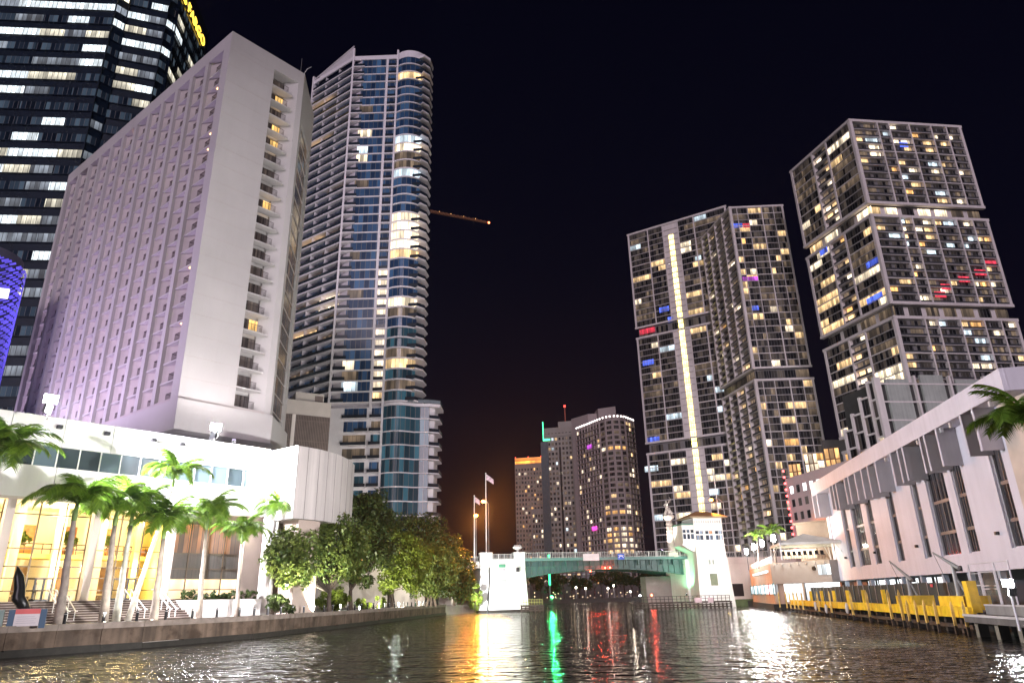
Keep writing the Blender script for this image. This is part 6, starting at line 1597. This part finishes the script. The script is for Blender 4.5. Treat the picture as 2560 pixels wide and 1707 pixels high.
palm('smaller palm at the far end of the terrace lamps', Vector((*xy(at(1895,1400,150)),ZTER-0.3)), at(1893,1352,150), r0=0.14, seed=33, scale=0.8, nf=12)
def cl(lst, D): return [(tuple(at(px, py, D+dd)), r) for px, py, dd, r in lst]
def base(px, D): 
    p = at(px, 1520, D); return (p.x, p.y, 1.75)
D_ = 90
blob_tree('shade_tree', 'big spreading tree with forked trunk in front of the curved wing', base(824,D_), cl([(728,1385,-8,2.7),(708,1420,-9,2.2),(735,1420,-8,2.0),(720,1355,-7,1.9),(770,1350,-3,2.8),(765,1400,-4,2.3),(790,1295,1,2.7),(815,1268,1,2.3),(800,1400,0,2.9),(850,1370,1,2.8),(860,1410,0,2.4),(752,1435,-5,1.9),(835,1320,1,2.7),(880,1345,2,2.5)], D_), at(824,1478,D_), LEAF_T, 41, 0.42, 1.0)
D_ = 104
blob_tree('shade_tree', 'tall dark tree between the forked tree and the tower', base(876,D_), cl([(868,1265,2,2.8),(900,1290,2,3.2),(930,1260,2,2.8),(945,1300,2,3.0),(915,1340,1,3.2),(885,1400,0,2.7),(935,1385,0,3.0),(955,1345,1,2.8),(905,1430,0,2.2)], D_), at(876,1475,D_), LEAF_D, 42, 0.42, 1.0)
D_ = 118
blob_tree('shade_tree', 'yellow green tree lit brightly in the middle of the row', base(970,D_), cl([(985,1355,0,2.8),(1010,1370,0,2.8),(975,1395,-1,2.4),(1015,1410,-1,2.8),(990,1440,-1,2.4),(1045,1395,0,2.6),(1030,1450,-1,2.2),(970,1460,-1,1.8)], D_), at(972,1480,D_), LEAF_Y, 43, 0.42, 1.0, stems=4, trunk_r=0.2)
D_ = 132
blob_tree('shade_tree', 'green tree right of the yellow green one', base(1078,D_), cl([(1065,1385,0,2.9),(1095,1400,0,2.9),(1060,1430,-1,2.8),(1095,1445,-1,2.8),(1040,1460,-1,2.2),(1120,1430,0,2.6),(1075,1465,-1,2.2)], D_), at(1078,1490,D_), LEAF_T, 44, 0.42, 1.0, stems=3, trunk_r=0.2)
D_ = 142
blob_tree('shade_tree', 'dark tree standing behind the row near the curved tower', base(1040,D_), cl([(985,1335,2,3.4),(1020,1325,2,3.6),(1055,1325,2,3.6),(1090,1340,2,3.6),(1050,1365,2,3.6),(1115,1370,2,3.4),(965,1345,0,2.8)], D_), at(1040,1480,D_), LEAF_D, 45, 0.5, 0.8)
D_ = 148
blob_tree('shade_tree', 'last dark tree of the row beside the bridge pier', base(1135,D_), cl([(1115,1390,0,3.2),(1140,1400,0,3.2),(1155,1435,0,3.0),(1125,1450,-1,3.0),(1160,1465,0,2.4),(1140,1480,-1,2.2),(1108,1470,-1,2.4)], D_), at(1135,1490,D_), LEAF_D, 46, 0.5, 0.8)
blob_tree('shrub', 'bright yellow green shrub behind the forked trunk', base(840,100), cl([(805,1505,0,1.1),(820,1492,0,1.3),(845,1488,0,1.4),(862,1500,0,1.2),(838,1508,0,1.2)], 101), at(840,1518,101), LEAF_Y, 51, 0.28, 3.0, cat='shrub', trunk_r=0.08)
blob_tree('shrub', 'willowy pale green bush at the foot of the left bridge pier', base(1183,157), cl([(1180,1470,0,1.6),(1190,1490,0,1.7),(1176,1500,0,1.6),(1188,1512,0,1.3)], 157), at(1184,1518,157), LEAF_Y, 52, 0.34, 1.6, cat='shrub', trunk_r=0.1)
blob_tree('shrub', 'dark low planting beside the beige wing pier', base(690,83), cl([(690,1500,0,0.9),(705,1510,0,0.9),(725,1522,0,0.7),(680,1520,0,0.8)], 82), at(690,1526,82), LEAF_D, 53, 0.28, 3.0, cat='shrub', trunk_r=0.06)
hed = [(tuple(PF.w(26+8.8+0.75*i, -2.2+0.2*random.uniform(-1,1), 3.75+random.uniform(-.1,.15))), 0.55) for i in range(11)]
blob_tree('hedge', 'dark clipped hedge in the white planter below the restaurant windows', PF.w(26+12.5,-2.2,3.3), hed, PF.w(26+12.5,-2.2,3.6), LEAF_D, 54, 0.2, 6.0, cat='hedge', trunk_r=0.04)
blob_tree('shrub', 'green lit undergrowth behind the bollards in the tree row', base(935,112), cl([(900,1508,0,1.0),(920,1512,0,1.0),(945,1508,2,1.1)], 112), at(920,1518,112), LEAF_Y, 55, 0.26, 2.5, cat='shrub', trunk_r=0.06)
tl = base(900, 112); gl = thing('garden_light', 'white garden light glowing low between the tree trunks', 'light', (tl[0],tl[1]+2,1.75))
for dx_, e in ((0,900),(6,700)):
    p = Vector((tl[0]-0.5+dx_*0.5, tl[1]+2+dx_*3, 2.4)); MB().lathe([(0.10,-0.65),(0.10,-0.2),(0.16,-0.18),(0.16,0.12),(0.05,0.2)], p, 10).build('lamp_body', glow('garden_lamp',(0.85,1.0,0.95),12,False), gl); lamp_light('POINT', p+Vector((-0.4,-0.4,0.2)), e*0.5, (0.85,1.0,0.9), 0.2, None, gl)

def uplight(label, c, target, energy, col=(1.0,0.95,0.78)):  # uplights added to brighten the tree and palm crowns
    c = Vector((c[0],c[1],1.75)); root = thing('added_uplight', label, 'light', c, 'added ground uplights along the promenade planting')
    MB().lathe([(0.14,0.0),(0.14,0.14),(0.10,0.2)], c, 10).build('body', BLACK, root); MB().lathe([(0.09,0.2),(0.09,0.22)], c, 10).build('lens', glow('uplight_lens',(1.0,0.95,0.8),8,False), root)
    lamp_light('SPOT', c+Vector((0,0,0.35)), energy, col, 0.12, target, root, 105, 0.6)
_TU = 2.8
def seapt(y, off):
    for a, b in zip(SEA[:-1], SEA[1:]):
        if a[1] <= y <= b[1]:
            t = (y-a[1])/(b[1]-a[1]); return (a[0]+(b[0]-a[0])*t-off, y)
for l, y, tg, e in (('under the lobe of the forked tree', 76, at(715,1395,81), 4200), ('in front of the forked tree', 83, at(790,1340,88), 6500), ('between the forked tree and the tall dark tree', 91, at(880,1330,100), 7500),
                    ('in front of the yellow green tree', 106, at(985,1390,117), 8500), ('right of the yellow green tree', 117, at(1050,1410,129), 8500), ('at the foot of the dark row end', 131, at(1110,1410,144), 8000)):
    uplight('small added ground uplight '+l, seapt(y, 0.8), tg, e*_TU)
for l, px, e in (('left of the first palms', 120, 1100), ('between the paired palms', 270, 1500), ('beside the low crowned palm', 375, 1300), ('beside the restaurant palm', 505, 1100), ('beside the smallest palm', 600, 900)):
    q = qy(px, 1556 if px < 400 else 1546); b = seapt(max(52,q.y-3.0), 0.7); uplight('small added ground uplight '+l, b, (q.x, q.y, 9.5), e*2.2, (1.0,0.97,0.85))

# ================================================================== PROMENADE FURNITURE
bol = None; s_ = 0.0; path = []
for a, b in zip(SEA[2:-1], SEA[3:]):
    d = math.hypot(b[0]-a[0], b[1]-a[1]); path.append((a, b, d))
pos = 4.0; tot = sum(p[2] for p in path)
while pos < tot-1:
    t = pos
    for a, b, d in path:
        if t <= d: break
        t -= d
    x, y = a[0]+(b[0]-a[0])*t/d, a[1]+(b[1]-a[1])*t/d; nx, ny = -(b[1]-a[1])/d, (b[0]-a[0])/d
    c = Vector((x+nx*1.0, y+ny*1.0, 1.75))
    if bol is None:
        bol = thing('bollard', 'slim black bollard along the edge of the left promenade', 'bollard', c, 'black bollards along the promenade')
        MB().lathe([(0.11,0),(0.11,0.86),(0.09,0.92)], c, 10).build('post', BLACK, bol); MB().lathe([(0.125,0.78),(0.125,0.84)], c, 10).build('collar', GREYM, bol)
    else: dup(bol, c)
    pos += 2.75
for i, s in enumerate((-11.5,-4.2,-0.2,3.6)):
    q = PF.w(26+s, 6.0, 7.95); rr = random.Random(i)
    blob_tree('potted_plant', 'leafy plant on the lobby gallery, '+('far left','left of the middle','right of the middle','rightmost')[i]+' of the four', q, [(tuple(q+Vector((rr.uniform(-.4,.4),rr.uniform(-.4,.4),1.2+rr.uniform(0,.9)))), 0.55) for _ in range(4)], q+Vector((0,0,0.8)), LEAF_Y, 300+i, 0.3, 2.5, cat='plant', trunk_r=0.06)
def signbox():
    c = qy(62,1571); c = Vector((c.x-0.4, c.y+0.6, 1.75)); root = thing('notice_sign', 'notice board with red heading on blue posts at the quay edge', 'sign', c)
    a = math.atan2(1.0, 0.62)-math.pi/2*0.55
    f = Face(root, (c.x-0.95,c.y-0.5), (c.x+0.95,c.y+0.5)); L = f.L
    f.box('post', 0, 0.35, 0, 0.3, 1.75, 2.95, mat('sign_blue_post',(0.06,0.10,0.16),0.5)); f.box('post', L-0.35, L, 0, 0.3, 1.75, 2.95, mat('sign_blue_post',(0.06,0.10,0.16),0.5))
    f.box('board', 0.36, L-0.36, 0.02, 0.1, 1.9, 2.98, mat('board_pale',(0.55,0.50,0.52),0.6)); f.box('heading', 0.37, L-0.37, 0.0, 0.019, 2.66, 2.97, mat('board_red',(0.55,0.12,0.12),0.6))
    for k in range(3): f.box('text_line', 0.5, L-0.5-0.15*k, 0.008, 0.02, 2.72-0.0+k*0.07, 2.745+k*0.07, mat('board_line',(0.7,0.6,0.6),0.6))
    for k in range(4): f.box('text_line', 0.5, L-0.55-0.1*(k%2), 0.010, 0.021, 2.08+k*0.13, 2.11+k*0.13, mat('board_line_grey',(0.35,0.33,0.36),0.6))
    g = Face(root, (c.x-2.3,c.y-1.2), (c.x-1.2,c.y-0.6)); g.box('cabinet', 0, g.L, 0, 0.5, 1.75, 2.95, mat('grey_green_cabinet',(0.20,0.26,0.25),0.6))
signbox()
def sculpture():
    D = 63; P = lambda px, py, d=0: at(px, py, D+d)
    b = P(70,1540); root = thing('bronze_sculpture', 'dark twisted bronze sculpture rising in front of the lobby doors', 'sculpture', (b.x,b.y,1.75))
    BZ = mat('dark_bronze',(0.018,0.018,0.02),0.35,0.5)
    MB().tube([P(44,1414),P(47,1440),P(50,1470),P(46,1495,-.2),P(58,1512,-.3),P(70,1522)], [0.03,0.32,0.36,0.42,0.36,0.22], 10).build('body', BZ, root, smooth=True)
    MB().tube([P(44,1488),P(34,1487),P(28,1489)], [0.22,0.10,0.03], 8).build('fin', BZ, root, smooth=True)
    MB().tube([P(44,1500),P(46,1511),P(58,1512)], [0.16,0.2,0.2], 8).build('lower_curl', BZ, root, smooth=True)
    MB().tube([P(69,1521),(b.x,b.y,2.1)], [0.16,0.22], 10).build('stand', GREYM, root); MB().lathe([(0.6,0),(0.6,0.35)], (b.x,b.y,1.75), 14).build('plinth', WHITE, root)
sculpture()
def person(label, x, y, face, shirt, trousers):
    """standing figure, grown from a skeleton"""
    p = PF.w(26+x, y+1.4, 3.56); root = thing('person', label, 'person', p)
    V = [(0,0,0.95),(0,0,1.15),(0,0,1.38),(0,0,1.50),(0,0,1.58),(0,0,1.70),(-.09,0,.90),(-.10,.01,.50),(-.10,0,.07),(-.10,-.14,.03),(.09,0,.90),(.11,.01,.50),(.12,0,.07),(.12,-.14,.03),(-.19,0,1.40),(-.24,.03,1.12),(-.22,-.08,.88),(.19,0,1.40),(.24,.03,1.12),(.21,-.08,.88)]
    E_ = [(0,1),(1,2),(2,3),(3,4),(4,5),(0,6),(6,7),(7,8),(8,9),(0,10),(10,11),(11,12),(12,13),(2,14),(14,15),(15,16),(2,17),(17,18),(18,19)]
    Rr = [.14,.13,.16,.07,.06,.10,.095,.065,.045,.035,.095,.065,.045,.035,.065,.048,.035,.065,.048,.035]
    me = bpy.data.meshes.new('body'); me.from_pydata(V, E_, []); o = bpy.data.objects.new('body', me); COL.objects.link(o)
    md = o.modifiers.new('skin','SKIN'); md.use_smooth_shade = True
    for i, r in enumerate(Rr): o.data.skin_vertices[0].data[i].radius = (r, r*0.8)
    o.data.skin_vertices[0].data[0].use_root = True
    o.modifiers.new('sub','SUBSURF').levels = 1
    bpy.context.view_layer.update(); m2 = bpy.data.meshes.new_from_object(o.evaluated_get(bpy.context.evaluated_depsgraph_get())); bpy.data.objects.remove(o)
    m2.name = 'body'; m2.materials.clear()
    for m_ in (trousers, shirt, mat('skin_tone',(0.30,0.17,0.12),0.6), mat('dark_hair',(0.02,0.015,0.012),0.7)): m2.materials.append(m_)
    for q in m2.polygons:
        c = q.center; q.material_index = 0 if c.z < 0.93 else 1 if c.z < 1.48 and not (abs(c.x) > .17 and c.z < 1.05) else 3 if (c.z > 1.72 or (c.z > 1.6 and c.y > 0.02)) else 2
    place('body', m2, root, p, PF.a+face)
person('person in a white shirt and dark trousers standing inside the left lobby doors', -3.3, 0.55, 0.2, mat('shirt_white',(0.7,0.66,0.68),0.8), mat('trousers_dark',(0.03,0.03,0.035),0.8))
person('person in a pale shirt and dark trousers standing at the middle lobby doors', 4.1, 0.55, -0.3, mat('shirt_pale',(0.62,0.55,0.58),0.8), mat('trousers_dark',(0.03,0.03,0.035),0.8))

# ================================================================== ADDED HAZE
def haze():  # thin haze added to give the lamps their halos
    mt = bpy.data.materials.new('lamp_halo_haze'); mt.use_nodes = True; t = mt.node_tree; t.nodes.clear()
    o = t.nodes.new('ShaderNodeOutputMaterial'); v = t.nodes.new('ShaderNodeVolumePrincipled')
    v.inputs['Color'].default_value = (0.9,0.9,1.0,1); v.inputs['Density'].default_value = 0.00007; v.inputs['Anisotropy'].default_value = 0.78
    t.links.new(v.outputs[0], o.inputs['Volume'])
    h = MB().box(-720,720,-130,920,-4.0,232).build('haze', mt); h['kind'] = 'stuff'
haze()
